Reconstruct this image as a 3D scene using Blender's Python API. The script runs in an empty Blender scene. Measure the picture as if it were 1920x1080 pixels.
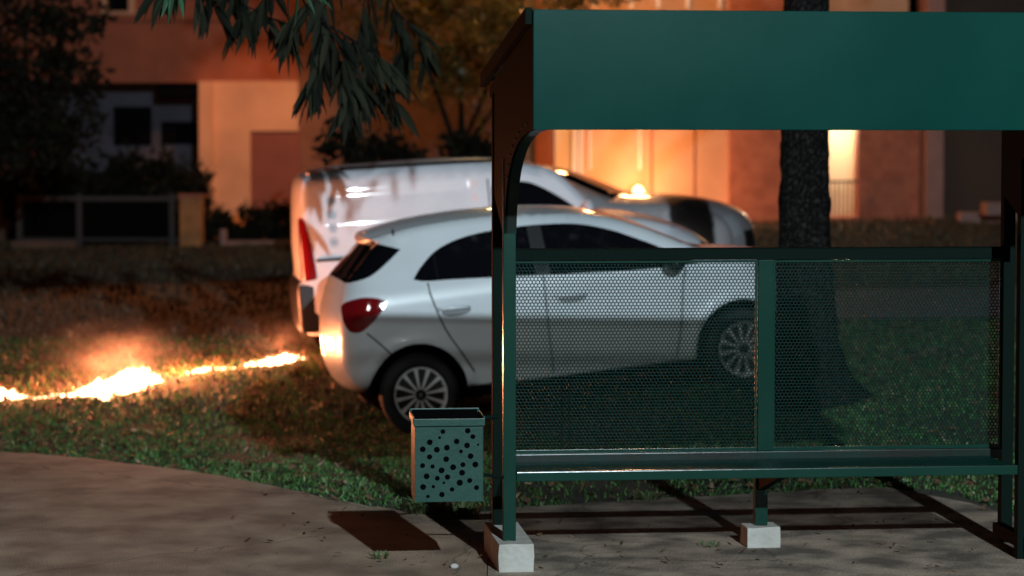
import bpy, bmesh, math, random
import numpy as np
from mathutils import Vector, Matrix, Euler, noise
from mathutils.geometry import delaunay_2d_cdt

R = math.radians
random.seed(7)
rng = np.random.default_rng(7)
sc = bpy.context.scene
col = sc.collection

# ------------------------------------------------------------------ camera
F, H, PX0, PY0 = 4500.0, 1.97, 960.0, 540.0
PITCH = math.atan(240 / F)
cam = bpy.data.cameras.new("camera")
cam_o = bpy.data.objects.new("camera", cam)
col.objects.link(cam_o)
cam_o.location = (0, 0, H)
cam_o.rotation_euler = (math.pi / 2 - PITCH, 0, 0)
cam.sensor_width = 36
cam.lens = F / 1920 * 36
cam.clip_start = 0.1
cam.clip_end = 500
cam.dof.use_dof = True
cam.dof.focus_distance = 11.4
cam.dof.aperture_fstop = 2.0
sc.camera = cam_o

# ------------------------------------------------------------------ night sky
w = bpy.data.worlds.new("World")
sc.world = w
w.use_nodes = True
wn = w.node_tree
bg = wn.nodes["Background"]
sky = wn.nodes.new("ShaderNodeTexSky")
sky.sky_type = 'NISHITA'
sky.sun_disc = False
sky.sun_elevation = R(-2)
sky.sun_rotation = R(200)
wn.links.new(sky.outputs[0], bg.inputs[0])
bg.inputs[1].default_value = 0.012

sc.view_settings.view_transform = 'Standard'
sc.view_settings.look = 'None'
sc.view_settings.exposure = 0.0
sc.view_settings.gamma = 1.0
sc.cycles.use_denoising = True
sc.cycles.max_bounces = 6
sc.cycles.transparent_max_bounces = 24
sc.cycles.sample_clamp_indirect = 4.0


# ------------------------------------------------------------------ lights (street lamps and an added fill)
def light(name, kind, loc, energy, color, size=0.1, target=None, spot=None, blend=0.5, size_y=None):
    l = bpy.data.lights.new(name, kind)
    l.energy = energy
    l.color = color
    if kind == 'AREA':
        l.size = size
        if size_y:
            l.shape = 'RECTANGLE'
            l.size_y = size_y
    else:
        l.shadow_soft_size = size
    if kind == 'SPOT':
        l.spot_size = R(spot)
        l.spot_blend = blend
    o = bpy.data.objects.new(name, l)
    col.objects.link(o)
    o.location = loc
    if target is not None:
        o.rotation_euler = (Vector(target) - Vector(loc)).to_track_quat('-Z', 'Y').to_euler()
    return o


WHITE = (0.74, 0.91, 1.0)
SOD = (1.0, 0.40, 0.17)
light("street_lamp_light", 'SPOT', (3.7, -3.6, 6.75), 13500, WHITE, 0.09, (0.2, 17, 0.9), 70, 0.5)
light("car_fill_light", 'SPOT', (-7, 6, 5.2), 1000, (.95, .92, .88), 0.5, (0.4, 18.6, 0.7), 27, 0.6)  # added fill for the hatchback's shaded lower side, no lamp stands there
light("far_sodium_light", 'SPOT', (-4.5, 33, 7.5), 1900, (1, .31, .12), 0.3, (-4.0, 26.5, 0), 46, 0.9)


# ------------------------------------------------------------------ terrain
def tps_fit(P, Z, lam=0.05):
    P = np.array(P, float)
    Z = np.array(Z, float)
    n = len(P)
    r2 = ((P[:, None] - P[None]) ** 2).sum(-1)
    K = 0.5 * r2 * np.log(r2 + 1e-9) + lam * np.eye(n)
    Q = np.c_[np.ones(n), P]
    A = np.zeros((n + 3, n + 3))
    A[:n, :n] = K
    A[:n, n:] = Q
    A[n:, :n] = Q.T
    s = np.linalg.solve(A, np.r_[Z, 0, 0, 0])
    return P, s


_CP = [(-6, 12, 0), (-2, 12, 0), (2, 12, 0), (6, 12, 0), (-4, 14.5, 0), (0, 14.5, 0), (4, 14.8, 0),
       (-.684, 18.2, -.12), (1.72, 18.9, .17), (-1.2, 19.6, -.06), (1.3, 20.4, .22), (-5, 17, -.02), (5, 17.5, .15),
       (-1.75, 21, .10), (2.3, 22.4, .38), (-1.5, 22.6, .16), (-4.3, 20, .0), (-4, 23, .15), (5, 22, .35),
       (-5, 39, .55), (0, 40, .75), (6, 40, .94), (-9, 30, .35), (9, 30, .75), (0, 30, .55), (12, 15, .1), (-12, 16, .0),
       (-14, 45, .6), (16, 45, 1.0), (0, 60, .9)]
_P, _S = tps_fit([p[:2] for p in _CP], [p[2] for p in _CP])


def terr(x, y):
    x = np.clip(np.asarray(x, float), -16, 18)
    y = np.clip(np.asarray(y, float), 10, 60)
    sh = x.shape
    q = np.stack([x.ravel(), y.ravel()], -1)
    r2 = ((q[:, None] - _P[None]) ** 2).sum(-1)
    n = len(_P)
    z = (0.5 * r2 * np.log(r2 + 1e-9)) @ _S[:n] + _S[n] + q @ _S[n + 1:]
    t = np.clip((q[:, 1] - 13.2) / 2.5, 0, 1)
    return (z * t * t * (3 - 2 * t)).reshape(sh)


def th(x, y):
    return float(terr(np.array([x]), np.array([y]))[0])


def ray(px, py):
    u = (px - PX0) / F
    v = (PY0 - py) / F
    return Vector((u, math.cos(PITCH) + v * math.sin(PITCH), -math.sin(PITCH) + v * math.cos(PITCH)))


def at(px, py, d):
    r = ray(px, py)
    return Vector((0, 0, H)) + r * (d / r.y)


def on_ground(px, py):
    r = ray(px, py)
    d = 11.0
    while d < 60:
        p = Vector((0, 0, H)) + r * (d / r.y)
        if p.z <= th(p.x, p.y):
            return p
        d += 0.03
    return p


# ------------------------------------------------------------------ materials
MATS = {}


def mat(name, c, rough=0.6, metal=0.0, var=0.0, scale=6.0, bump=0.0, bscale=None, spec=0.5, c2=None, coat=0.0,
        emit=None, es=0.0, trans=0.0, detail=6, lo=.35, hi=.65, vec='Object', stretch=None):
    if name in MATS:
        return MATS[name]
    m = bpy.data.materials.new(name)
    m.use_nodes = True
    nt = m.node_tree
    b = nt.nodes["Principled BSDF"]
    b.inputs["Base Color"].default_value = (*c, 1)
    b.inputs["Roughness"].default_value = rough
    b.inputs["Metallic"].default_value = metal
    b.inputs["Specular IOR Level"].default_value = spec
    if coat:
        b.inputs["Coat Weight"].default_value = coat
        b.inputs["Coat Roughness"].default_value = 0.04
    if trans:
        b.inputs["Transmission Weight"].default_value = trans
    if emit:
        b.inputs["Emission Color"].default_value = (*emit, 1)
        b.inputs["Emission Strength"].default_value = es
    tc = nt.nodes.new("ShaderNodeTexCoord")
    mp = nt.nodes.new("ShaderNodeMapping")
    nt.links.new(tc.outputs[vec], mp.inputs[0])
    if stretch:
        mp.inputs["Scale"].default_value = stretch
    if var or c2:
        n = nt.nodes.new("ShaderNodeTexNoise")
        n.inputs["Scale"].default_value = scale
        n.inputs["Detail"].default_value = detail
        nt.links.new(mp.outputs[0], n.inputs["Vector"])
        cr = nt.nodes.new("ShaderNodeValToRGB")
        cr.color_ramp.elements[0].position = lo
        cr.color_ramp.elements[1].position = hi
        cc2 = c2 or tuple(min(1, x * (1 + var)) for x in c)
        cc1 = c if c2 else tuple(x * (1 - var) for x in c)
        cr.color_ramp.elements[0].color = (*cc1, 1)
        cr.color_ramp.elements[1].color = (*cc2, 1)
        nt.links.new(n.outputs["Fac"], cr.inputs[0])
        nt.links.new(cr.outputs[0], b.inputs["Base Color"])
    if bump:
        n2 = nt.nodes.new("ShaderNodeTexNoise")
        n2.inputs["Scale"].default_value = bscale or scale * 4
        n2.inputs["Detail"].default_value = 8
        nt.links.new(mp.outputs[0], n2.inputs["Vector"])
        bp = nt.nodes.new("ShaderNodeBump")
        bp.inputs["Strength"].default_value = bump
        bp.inputs["Distance"].default_value = 0.02
        nt.links.new(n2.outputs["Fac"], bp.inputs["Height"])
        nt.links.new(bp.outputs[0], b.inputs["Normal"])
    MATS[name] = m
    return m


def island_var(m, c1, c2, c3=None):
    """blades and leaves: each takes a colour of its own"""
    nt = m.node_tree
    b = nt.nodes["Principled BSDF"]
    g = nt.nodes.new("ShaderNodeNewGeometry")
    cr = nt.nodes.new("ShaderNodeValToRGB")
    cr.color_ramp.elements[0].color = (*c1, 1)
    cr.color_ramp.elements[1].color = (*c2, 1)
    cr.color_ramp.elements[0].position = 0.1
    if c3:
        e = cr.color_ramp.elements.new(0.93)
        e.color = (*c2, 1)
        cr.color_ramp.elements[2].color = (*c3, 1)
    nt.links.new(g.outputs["Random Per Island"], cr.inputs[0])
    nt.links.new(cr.outputs[0], b.inputs["Base Color"])
    return m


def translucent(m, amt=0.35):
    nt = m.node_tree
    b = nt.nodes["Principled BSDF"]
    out = [n for n in nt.nodes if n.type == 'OUTPUT_MATERIAL'][0]
    t = nt.nodes.new("ShaderNodeBsdfTranslucent")
    src = b.inputs["Base Color"].links
    if src:
        nt.links.new(src[0].from_socket, t.inputs[0])
    else:
        t.inputs[0].default_value = b.inputs["Base Color"].default_value
    mx = nt.nodes.new("ShaderNodeMixShader")
    mx.inputs[0].default_value = amt
    nt.links.new(b.outputs[0], mx.inputs[1])
    nt.links.new(t.outputs[0], mx.inputs[2])
    nt.links.new(mx.outputs[0], out.inputs[0])
    return m


# ------------------------------------------------------------------ objects
def tag(o, label=None, cat=None, group=None, kind=None):
    if label:
        o["label"] = label
    if cat:
        o["category"] = cat
    if group:
        o["group"] = group
    if kind:
        o["kind"] = kind
    return o


def empty(name, loc, rot=(0, 0, 0)):
    o = bpy.data.objects.new(name, None)
    col.objects.link(o)
    o.location = loc
    o.rotation_euler = rot
    o.empty_display_size = 0.1
    return o


class MB:
    def __init__(s):
        s.v = []
        s.f = []
        s.off = Vector((0, 0, 0))

    def add(s, vs, fs):
        n = len(s.v)
        s.v += [tuple(Vector(x)) for x in vs]
        s.f += [tuple(i + n for i in f) for f in fs]
        return s

    def box(s, x0, x1, y0, y1, z0, z1):
        vs = [(x0, y0, z0), (x1, y0, z0), (x1, y1, z0), (x0, y1, z0), (x0, y0, z1), (x1, y0, z1), (x1, y1, z1), (x0, y1, z1)]
        return s.add(vs, [(0, 3, 2, 1), (4, 5, 6, 7), (0, 1, 5, 4), (1, 2, 6, 5), (2, 3, 7, 6), (3, 0, 4, 7)])

    def tube(s, pts, rad, n=8, cap=True):
        pts = [Vector(p) for p in pts]
        rs = rad if isinstance(rad, (list, tuple)) else [rad] * len(pts)
        base = len(s.v)
        up = Vector((0, 0, 1))
        for i, p in enumerate(pts):
            t = (pts[min(i + 1, len(pts) - 1)] - pts[max(i - 1, 0)]).normalized()
            a = t.cross(up)
            if a.length < 1e-3:
                a = t.cross(Vector((1, 0, 0)))
            a.normalize()
            b = t.cross(a)
            for k in range(n):
                an = 2 * math.pi * k / n
                s.v.append(tuple(p + (a * math.cos(an) + b * math.sin(an)) * rs[i]))
        for i in range(len(pts) - 1):
            for k in range(n):
                k2 = (k + 1) % n
                s.f.append((base + i * n + k, base + i * n + k2, base + (i + 1) * n + k2, base + (i + 1) * n + k))
        if cap:
            s.f.append(tuple(base + k for k in range(n))[::-1])
            e = base + (len(pts) - 1) * n
            s.f.append(tuple(e + k for k in range(n)))
        return s

    def prism(s, poly, d0, d1, fn):
        """poly of (a,b); fn(a,b,d) -> 3D; concave outlines allowed (ngon caps)"""
        n = len(poly)
        vs = [fn(a, b, d0) for a, b in poly] + [fn(a, b, d1) for a, b in poly]
        fs = [tuple(range(n))[::-1], tuple(range(n, 2 * n))]
        fs += [(i, (i + 1) % n, n + (i + 1) % n, n + i) for i in range(n)]
        return s.add(vs, fs)

    def ball(s, c, r, nu=12, nv=8):
        c = Vector(c)
        if not isinstance(r, (tuple, list)):
            r = (r, r, r)
        vs = []
        for j in range(nv + 1):
            a = math.pi * j / nv
            for i in range(nu):
                b = 2 * math.pi * i / nu
                vs.append(c + Vector((r[0] * math.sin(a) * math.cos(b), r[1] * math.sin(a) * math.sin(b), r[2] * math.cos(a))))
        fs = []
        for j in range(nv):
            for i in range(nu):
                i2 = (i + 1) % nu
                fs.append((j * nu + i, j * nu + i2, (j + 1) * nu + i2, (j + 1) * nu + i))
        return s.add(vs, fs)

    def build(s, name, m, parent=None, smooth=False, bevel=0.0, fix=True, auto=None, sub=Vector((0, 0, 0))):
        me = bpy.data.meshes.new(name)
        vs = s.v if sub.length == 0 else [tuple(Vector(v) - sub) for v in s.v]
        me.from_pydata(vs, [], s.f)
        if fix:
            bm = bmesh.new()
            bm.from_mesh(me)
            bmesh.ops.recalc_face_normals(bm, faces=bm.faces)
            if bevel:
                es = [e for e in bm.edges if len(e.link_faces) == 2 and e.calc_face_angle(0) > 0.6]
                bmesh.ops.bevel(bm, geom=es, offset=bevel, segments=2, affect='EDGES', profile=0.6)
            bm.to_mesh(me)
            bm.free()
        if smooth:
            me.shade_smooth()
            if auto:
                me.set_sharp_from_angle(angle=R(auto))
        me.materials.append(m)
        o = bpy.data.objects.new(name, me)
        col.objects.link(o)
        if parent:
            o.parent = parent
        return o


def fast_mesh(name, V, Fq, m, parent=None, smooth=False):
    """V (n,3), Fq (k,c) all faces with the same corner count"""
    me = bpy.data.meshes.new(name)
    V = np.ascontiguousarray(V, dtype=np.float32)
    Fq = np.ascontiguousarray(Fq, dtype=np.int32)
    k, c = Fq.shape
    me.vertices.add(len(V))
    me.vertices.foreach_set("co", V.ravel())
    me.loops.add(k * c)
    me.loops.foreach_set("vertex_index", Fq.ravel())
    me.polygons.add(k)
    me.polygons.foreach_set("loop_start", np.arange(0, k * c, c, dtype=np.int32))
    me.polygons.foreach_set("loop_total", np.full(k, c, dtype=np.int32))
    me.update(calc_edges=True)
    me.validate()
    if smooth:
        me.shade_smooth()
    me.materials.append(m)
    o = bpy.data.objects.new(name, me)
    col.objects.link(o)
    if parent:
        o.parent = parent
    return o


def in_poly(P, poly):
    P = np.atleast_2d(P)
    x, y = P[:, 0], P[:, 1]
    poly = np.asarray(poly)
    c = np.zeros(len(P), bool)
    n = len(poly)
    j = n - 1
    for i in range(n):
        xi, yi = poly[i]
        xj, yj = poly[j]
        cond = ((yi > y) != (yj > y)) & (x < (xj - xi) * (y - yi) / (yj - yi + 1e-12) + xi)
        c ^= cond
        j = i
    return c


def seg_dist(P, A, B):
    """P (n,2), A,B (m,2) -> (n,m)"""
    AB = B - A
    L = (AB ** 2).sum(-1) + 1e-12
    t = np.clip((((P[:, None] - A[None]) * AB[None]).sum(-1)) / L[None], 0, 1)
    Q = A[None] + t[..., None] * AB[None]
    return np.sqrt(((P[:, None] - Q) ** 2).sum(-1))


def crom(pts, n=5, closed=False):
    """Catmull-Rom; a point given with a third value 1 stays a corner"""
    P = [np.array(p[:2], float) for p in pts]
    C = [len(p) > 2 and p[2] == 1 for p in pts]
    N = len(P)
    out = []
    for i in range(N if closed else N - 1):
        p1, p2 = P[i], P[(i + 1) % N]
        p0 = P[i - 1] if (i > 0 or closed) and not C[i] else p1 - (p2 - p1)
        j = (i + 2) % N
        p3 = P[j] if (i + 2 < N or closed) and not C[(i + 1) % N] else p2 + (p2 - p1)
        for k in range(n):
            t = k / n
            out.append(0.5 * ((2 * p1) + (-p0 + p2) * t + (2 * p0 - 5 * p1 + 4 * p2 - p3) * t * t + (-p0 + 3 * p1 - 3 * p2 + p3) * t ** 3))
    if not closed:
        out.append(P[-1])
    return np.array(out)


# ------------------------------------------------------------------ materials used
M_green = mat("green_paint", (0.003, 0.027, 0.018), 0.22, 0.0, c2=(0.005, 0.032, 0.022), scale=3, bump=0.03, bscale=30, spec=.3)
M_green_dk = mat("green_paint_worn", (0.006, 0.026, 0.020), 0.28, c2=(0.014, 0.016, 0.013), spec=.3, scale=5, bump=0.05, bscale=40)
M_dkframe = mat("shaded_frame_paint", (0.004, 0.009, 0.007), 0.7, spec=.02)  # shelter green darkened, shade under the roof put into the colour
M_bin = mat("bin_paint", (0.008, 0.040, 0.030), 0.38, c2=(0.013, 0.050, 0.037), scale=14, bump=0.06, bscale=60, spec=.3)
M_black = mat("black_plastic", (0.006, 0.006, 0.007), 0.5)
M_gap = mat("dark_gap", (0.002, 0.002, 0.002), 0.9, spec=0)
M_rubber = mat("tyre_rubber", (0.010, 0.010, 0.011), 0.8, bump=0.1, bscale=80)
M_glass = mat("tinted_glass", (0.004, 0.004, 0.006), 0.04, spec=0.5)
M_white = mat("white_car_paint", (0.66, 0.70, 0.73), 0.34, coat=0.6, var=0.03, scale=2)
M_van = mat("white_van_paint", (0.70, 0.71, 0.76), 0.40, coat=0.4, var=0.06, scale=3)
M_alloy = mat("alloy_rim", (0.72, 0.72, 0.73), 0.4, 0.2)
M_red = mat("red_lens", (0.16, 0.004, 0.006), 0.10, coat=0.6, spec=.5)
M_orange_glint = mat("orange_glint_paint", (0.7, 0.18, 0.02), 0.2, coat=0.5)
M_clear = mat("headlight_glass", (0.55, 0.55, 0.57), 0.25, 0.0, coat=.8)
M_chrome = mat("chrome", (0.6, 0.6, 0.6), 0.15, 1.0)
M_conc = mat("pale_concrete", (0.34, 0.31, 0.27), 0.9, c2=(0.42, 0.40, 0.36), scale=9, bump=0.35, bscale=40)
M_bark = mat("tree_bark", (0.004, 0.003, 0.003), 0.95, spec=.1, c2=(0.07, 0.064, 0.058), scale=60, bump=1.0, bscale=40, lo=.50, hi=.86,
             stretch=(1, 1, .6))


# ================================================================== THE SETTING
def ground_mesh():
    xs = np.unique(np.r_[np.linspace(-60, -10, 12), np.linspace(-10, 12, 111), np.linspace(12, 60, 12)])
    ys = np.unique(np.r_[np.linspace(-20, 10, 8), np.linspace(10, 34, 121), np.linspace(34, 120, 24)])
    X, Y = np.meshgrid(xs, ys)
    Z = terr(X, Y)
    V = np.stack([X.ravel(), Y.ravel(), Z.ravel()], -1)
    nx = len(xs)
    i = np.arange(len(ys) - 1)[:, None] * nx + np.arange(nx - 1)[None]
    i = i.ravel()
    return V, np.stack([i, i + 1, i + nx + 1, i + nx], -1)


m = mat("soil_and_turf", (0.020, 0.020, 0.010), 0.95, c2=(0.052, 0.040, 0.024), scale=3.5, bump=1.0, bscale=26, detail=9)
V, Fq = ground_mesh()
tag(fast_mesh("ground", V, Fq, m, smooth=True), kind='structure')


def sheet(name, poly, z, m, thick=0.03):
    mb = MB()
    mb.prism(poly, z - thick, z, lambda a, b, d: (a, b, d))
    return mb.build(name, m)


# brown path and grey pavement under the shelter
edge_px = [(-200, 835), (0, 850), (100, 856), (200, 866), (300, 879), (400, 893), (500, 912), (600, 935), (700, 953), (780, 962),
           (860, 966), (925, 962), (975, 956), (1060, 950), (1200, 942), (1400, 930), (1560, 922), (1700, 918)]
edge = []
for i in range(len(edge_px) - 1):
    a, b = edge_px[i], edge_px[i + 1]
    for k in range(5):
        t = k / 5
        r_ = ray(a[0] + (b[0] - a[0]) * t, a[1] + (b[1] - a[1]) * t)
        q = Vector((0, 0, H)) + r_ * (-H / r_.z)
        edge.append((q.x + random.uniform(-.012, .012), q.y + random.uniform(-.03, .03)))
split_x = -0.12
m_path = mat("worn_brown_path", (0.17, 0.115, 0.078), 0.85, c2=(0.38, 0.265, 0.18), scale=2.8, bump=0.7, bscale=90,
             stretch=(1, .8, 1), detail=14, lo=.36, hi=.66)
left = [p for p in edge if p[0] < split_x]
right = [p for p in edge if p[0] > split_x]
tag(sheet("path", left + [(split_x, left[-1][1]), (split_x, 8), (-9, 8), (-9, left[0][1])], 0.012, m_path), kind='structure')
m_pav = mat("grey_concrete_paving", (0.10, 0.074, 0.055), 0.88, c2=(0.36, 0.27, 0.195), scale=3.4, bump=0.8, bscale=55, detail=14, lo=.38, hi=.64)
yb = right[0][1]
pv = [(split_x + .005, 8), (split_x + .005, yb)] + right + [(2.62, 13.6), (3.2, 11.4), (6, 9), (6, 8)]
tag(sheet("pavement", pv, 0.016, m_pav), kind='structure')


def add_cracks(m, scale, wdt):
    nt = m.node_tree
    b = nt.nodes["Principled BSDF"]
    src = b.inputs["Base Color"].links[0].from_socket
    tc = nt.nodes.new("ShaderNodeTexCoord")
    nz = nt.nodes.new("ShaderNodeTexNoise")
    nz.inputs["Scale"].default_value = 3.0
    nz.inputs["Detail"].default_value = 6
    nt.links.new(tc.outputs["Object"], nz.inputs["Vector"])
    mx = nt.nodes.new("ShaderNodeMix")
    mx.data_type = 'VECTOR'
    mx.inputs[0].default_value = .22
    nt.links.new(tc.outputs["Object"], mx.inputs[4])
    nt.links.new(nz.outputs["Color"], mx.inputs[5])
    vo = nt.nodes.new("ShaderNodeTexVoronoi")
    vo.feature = 'DISTANCE_TO_EDGE'
    vo.inputs["Scale"].default_value = scale
    nt.links.new(mx.outputs[1], vo.inputs["Vector"])
    mr = nt.nodes.new("ShaderNodeMapRange")
    mr.inputs[1].default_value = wdt * .3
    mr.inputs[2].default_value = wdt
    mr.inputs[3].default_value = .62
    mr.inputs[4].default_value = 1.0
    nt.links.new(vo.outputs["Distance"], mr.inputs[0])
    mu = nt.nodes.new("ShaderNodeMix")
    mu.data_type = 'RGBA'
    mu.blend_type = 'MULTIPLY'
    mu.inputs[0].default_value = 1
    nt.links.new(src, mu.inputs[6])
    nt.links.new(mr.outputs[0], mu.inputs[7])
    nt.links.new(mu.outputs[2], b.inputs["Base Color"])


add_cracks(m_pav, .7, .007)
add_cracks(m_path, .30, .003)
# slab seams in the paving strip behind the shelter
def footway(pts, wid, name, m):
    mb = MB()
    vs, fs = [], []
    for i, (x, y) in enumerate(pts):
        for k in range(7):
            yy = y + wid * k / 6
            vs.append((x, yy, th(x, yy) + .02))
    n = 7
    for i in range(len(pts) - 1):
        for k in range(6):
            fs.append((i * n + k, (i + 1) * n + k, (i + 1) * n + k + 1, i * n + k + 1))
    mb.add(vs, fs)
    return mb.build(name, m, smooth=True)


m_far = mat("grey_asphalt_walk", (0.10, 0.105, 0.12), 0.8, var=.15, scale=4, bump=.2)
tag(footway([(1.9 + .25 * i, 22.9 + .04 * i) for i in range(50)], 3.0, "footpath", m_far), kind='structure')


# ------------------------------------------------------------------ grass
def blades(name, n, area, hgt, wid, m, keep=None, lean=.6, zoff=0.0):
    x0, x1, y0, y1 = area
    X = rng.uniform(x0, x1, n)
    Y = rng.uniform(y0, y1, n)
    if keep is not None:
        k = keep(X, Y)
        X, Y = X[k], Y[k]
    n = len(X)
    clump = np.array([noise.noise(Vector((x * 2.3, y * 2.3, 1.7))) for x, y in zip(X, Y)])
    Z = terr(X, Y) + zoff
    h = hgt * rng.uniform(.4, 1.3, n) * (1 + .8 * np.clip(clump, -.6, .8))
    a = rng.uniform(0, 2 * np.pi, n)
    ww = wid * rng.uniform(.6, 1.4, n)
    la = rng.uniform(0, 2 * np.pi, n)
    ll = h * lean * rng.uniform(.2, 1.4, n)
    dx, dy = np.cos(a) * ww / 2, np.sin(a) * ww / 2
    lx, ly = np.cos(la) * ll, np.sin(la) * ll
    V = np.empty((n, 5, 3))
    V[:, 0] = np.stack([X - dx, Y - dy, Z - .01], -1)
    V[:, 1] = np.stack([X + dx, Y + dy, Z - .01], -1)
    V[:, 2] = np.stack([X + dx * .8 + lx * .45, Y + dy * .8 + ly * .45, Z + h * .6], -1)
    V[:, 3] = np.stack([X - dx * .8 + lx * .45, Y - dy * .8 + ly * .45, Z + h * .6], -1)
    V[:, 4] = np.stack([X + lx, Y + ly, Z + h], -1)
    b = np.arange(n)[:, None] * 5
    T = np.concatenate([b + [[0, 1, 2]], b + [[0, 2, 3]], b + [[3, 2, 4]]], 0)
    return fast_mesh(name, V.reshape(-1, 3), T, m)


ex = np.array([p[0] for p in edge])
ey = np.array([p[1] for p in edge])


def lawn_keep(X, Y):
    yb = np.interp(X, ex, ey)
    nz = np.array([noise.noise(Vector((x * 5, y * 5, 0))) for x, y in zip(X, Y)])
    nz2 = np.array([noise.noise(Vector((x * 17, y * 17, 3))) for x, y in zip(X, Y)])
    k = Y > yb + .0 + .16 * nz + .10 * nz2
    right_patch = (X > 2.62 + (13.6 - Y) * .27 + .1) & (Y > 10)
    onwalk = (X > 1.9) & (Y > 22.95 + .04 * (X - 1.9) / .25) & (Y < 25.8 + .04 * (X - 1.9) / .25)
    patch = np.array([noise.noise(Vector((x * .8, y * .8, 5))) for x, y in zip(X, Y)]) > -.35
    return (k | right_patch) & ~onwalk & (patch | (rng.random(len(X)) < .35))


mg = translucent(island_var(mat("grass_blades", (0.04, 0.07, 0.02), 0.55, spec=.3), (0.020, 0.062, 0.016), (0.105, 0.25, 0.065), (0.34, 0.32, 0.18)), .25)
tag(blades("grass", 150000, (-5.5, 6.5, 11.5, 24), .030, .011, mg, lawn_keep, lean=.9), "short dark green grass of the lawn behind the bus shelter", "grass", kind='stuff')
mg2 = island_var(mat("dry_grass", (0.06, 0.05, 0.02), 0.7), (0.03, 0.022, 0.012), (0.11, 0.075, 0.035), (0.18, 0.13, 0.07))
tag(blades("dry_grass", 40000, (-9.5, 10, 19, 41), .06, .028, mg2,
           lambda X, Y: (terr(X, Y) > -1) & ~((X > 1.9) & (Y > 22.9) & (Y < 27)), lean=.8),
    "dry brown grass of the lawn towards the buildings", "grass", kind='stuff')


def leaf_litter(name, n, area, size, m, keep, zoff=.012):
    x0, x1, y0, y1 = area
    X = rng.uniform(x0, x1, n)
    Y = rng.uniform(y0, y1, n)
    k = keep(X, Y)
    X, Y = X[k], Y[k]
    n = len(X)
    Z = terr(X, Y) + zoff + rng.uniform(0, .025, n)
    a = rng.uniform(0, 2 * np.pi, n)
    s = size * rng.uniform(.5, 1.4, n)
    tilt = rng.uniform(-.6, .6, (n, 2))
    V = np.empty((n, 6, 3))
    for j, (u, v, c) in enumerate([(-1, 0, .1), (-.4, .38, -.05), (.4, .34, .1), (1, 0, .25), (.4, -.34, .05), (-.4, -.38, -.1)]):
        lx = (u * np.cos(a) - v * np.sin(a)) * s
        ly = (u * np.sin(a) + v * np.cos(a)) * s
        V[:, j] = np.stack([X + lx, Y + ly, Z + lx * tilt[:, 0] + ly * tilt[:, 1] + c * s * .5], -1)
    return fast_mesh(name, V.reshape(-1, 3), np.arange(n * 6).reshape(n, 6), m)


ml = translucent(island_var(mat("fallen_leaf", (0.1, 0.06, 0.03), 0.7), (0.06, 0.035, 0.018), (0.24, 0.13, 0.07), (0.50, 0.38, 0.26)), .2)
tag(leaf_litter("fallen_leaves", 10500, (-5.5, 4.5, 13.2, 23.5), .028, ml, lawn_keep), "brown fallen leaves scattered over the lawn", "leaves", kind='stuff')
tag(leaf_litter("leaf_litter", 260, (-1.6, 3, 11.3, 14.2), .018, ml, lambda X, Y: rng.random(len(X)) < .9, .018),
    "small dry leaf scraps and grit on the paving", "litter", kind='stuff')

# weeds at the path edge under the bin
mw = translucent(island_var(mat("weed_leaf", (0.08, 0.12, 0.05), 0.5), (0.05, 0.09, 0.03), (0.16, 0.20, 0.09), (0.36, 0.34, 0.20)), .3)


def weed(x, y, n, r, h, label):
    V, Q = [], []
    for i in range(n):
        a = random.uniform(0, 6.28)
        d = r * math.sqrt(random.random())
        bx, by = x + d * math.cos(a) * .5, y + d * math.sin(a) * .5
        a2 = a + random.uniform(-.7, .7)
        hh = h * random.uniform(.4, 1)
        tip = Vector((bx + math.cos(a2) * hh * .9, by + math.sin(a2) * hh * .9, th(bx, by) + hh))
        mid = Vector((bx + math.cos(a2) * hh * .4, by + math.sin(a2) * hh * .4, th(bx, by) + hh * .8))
        s = Vector((-math.sin(a2), math.cos(a2), 0)) * hh * .14
        b0 = Vector((bx, by, th(bx, by) - .005))
        k = len(V)
        V += [b0, mid - s, tip, mid + s]
        Q.append((k, k + 1, k + 2, k + 3))
    return tag(fast_mesh("weed_tuft", np.array(V), np.array(Q), mw), label, "weeds", "weeds growing along the paving edge")


for px, py, n, r, h, lb in [(800, 965, 120, .22, .10, "bright weed tuft growing out below the green litter bin"),
                            (868, 972, 90, .16, .09, "low weed tuft between the bin and the shelter post"),
                            (712, 1052, 40, .07, .05, "tiny yellowish weed on the paving in front of the bin"),
                            (1330, 1030, 40, .10, .04, "small dry weed lying just left of the middle concrete footing"),
                            (1215, 942, 70, .14, .06, "yellow green weed at the paving edge behind the bench")]:
    g = on_ground(px, py)
    weed(g.x, g.y, n, r, h, lb)
g = on_ground(852, 1070)
mb = MB().ball((g.x, g.y, .02), (.022, .018, .014), 9, 6)
tag(mb.build("pebble", M_conc, smooth=True), "pale pebble lying on the paving left of the front footing", "stone")


# ================================================================== BUS SHELTER
PSI = R(6.1)
O = ((944 - 960) * 11.4 / 4500, 11.4, 0)
sh = tag(empty("bus_shelter", O, (0, 0, PSI)), "green metal bus shelter with perforated back panels and a bench", "bus shelter")
UL = 2.56   # length between end posts


def bx(name, x0, x1, y0, y1, z0, z1, m, bevel=.003, parent=sh):
    return MB().box(x0, x1, y0, y1, z0, z1).build(name, m, parent, bevel=bevel)


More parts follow.
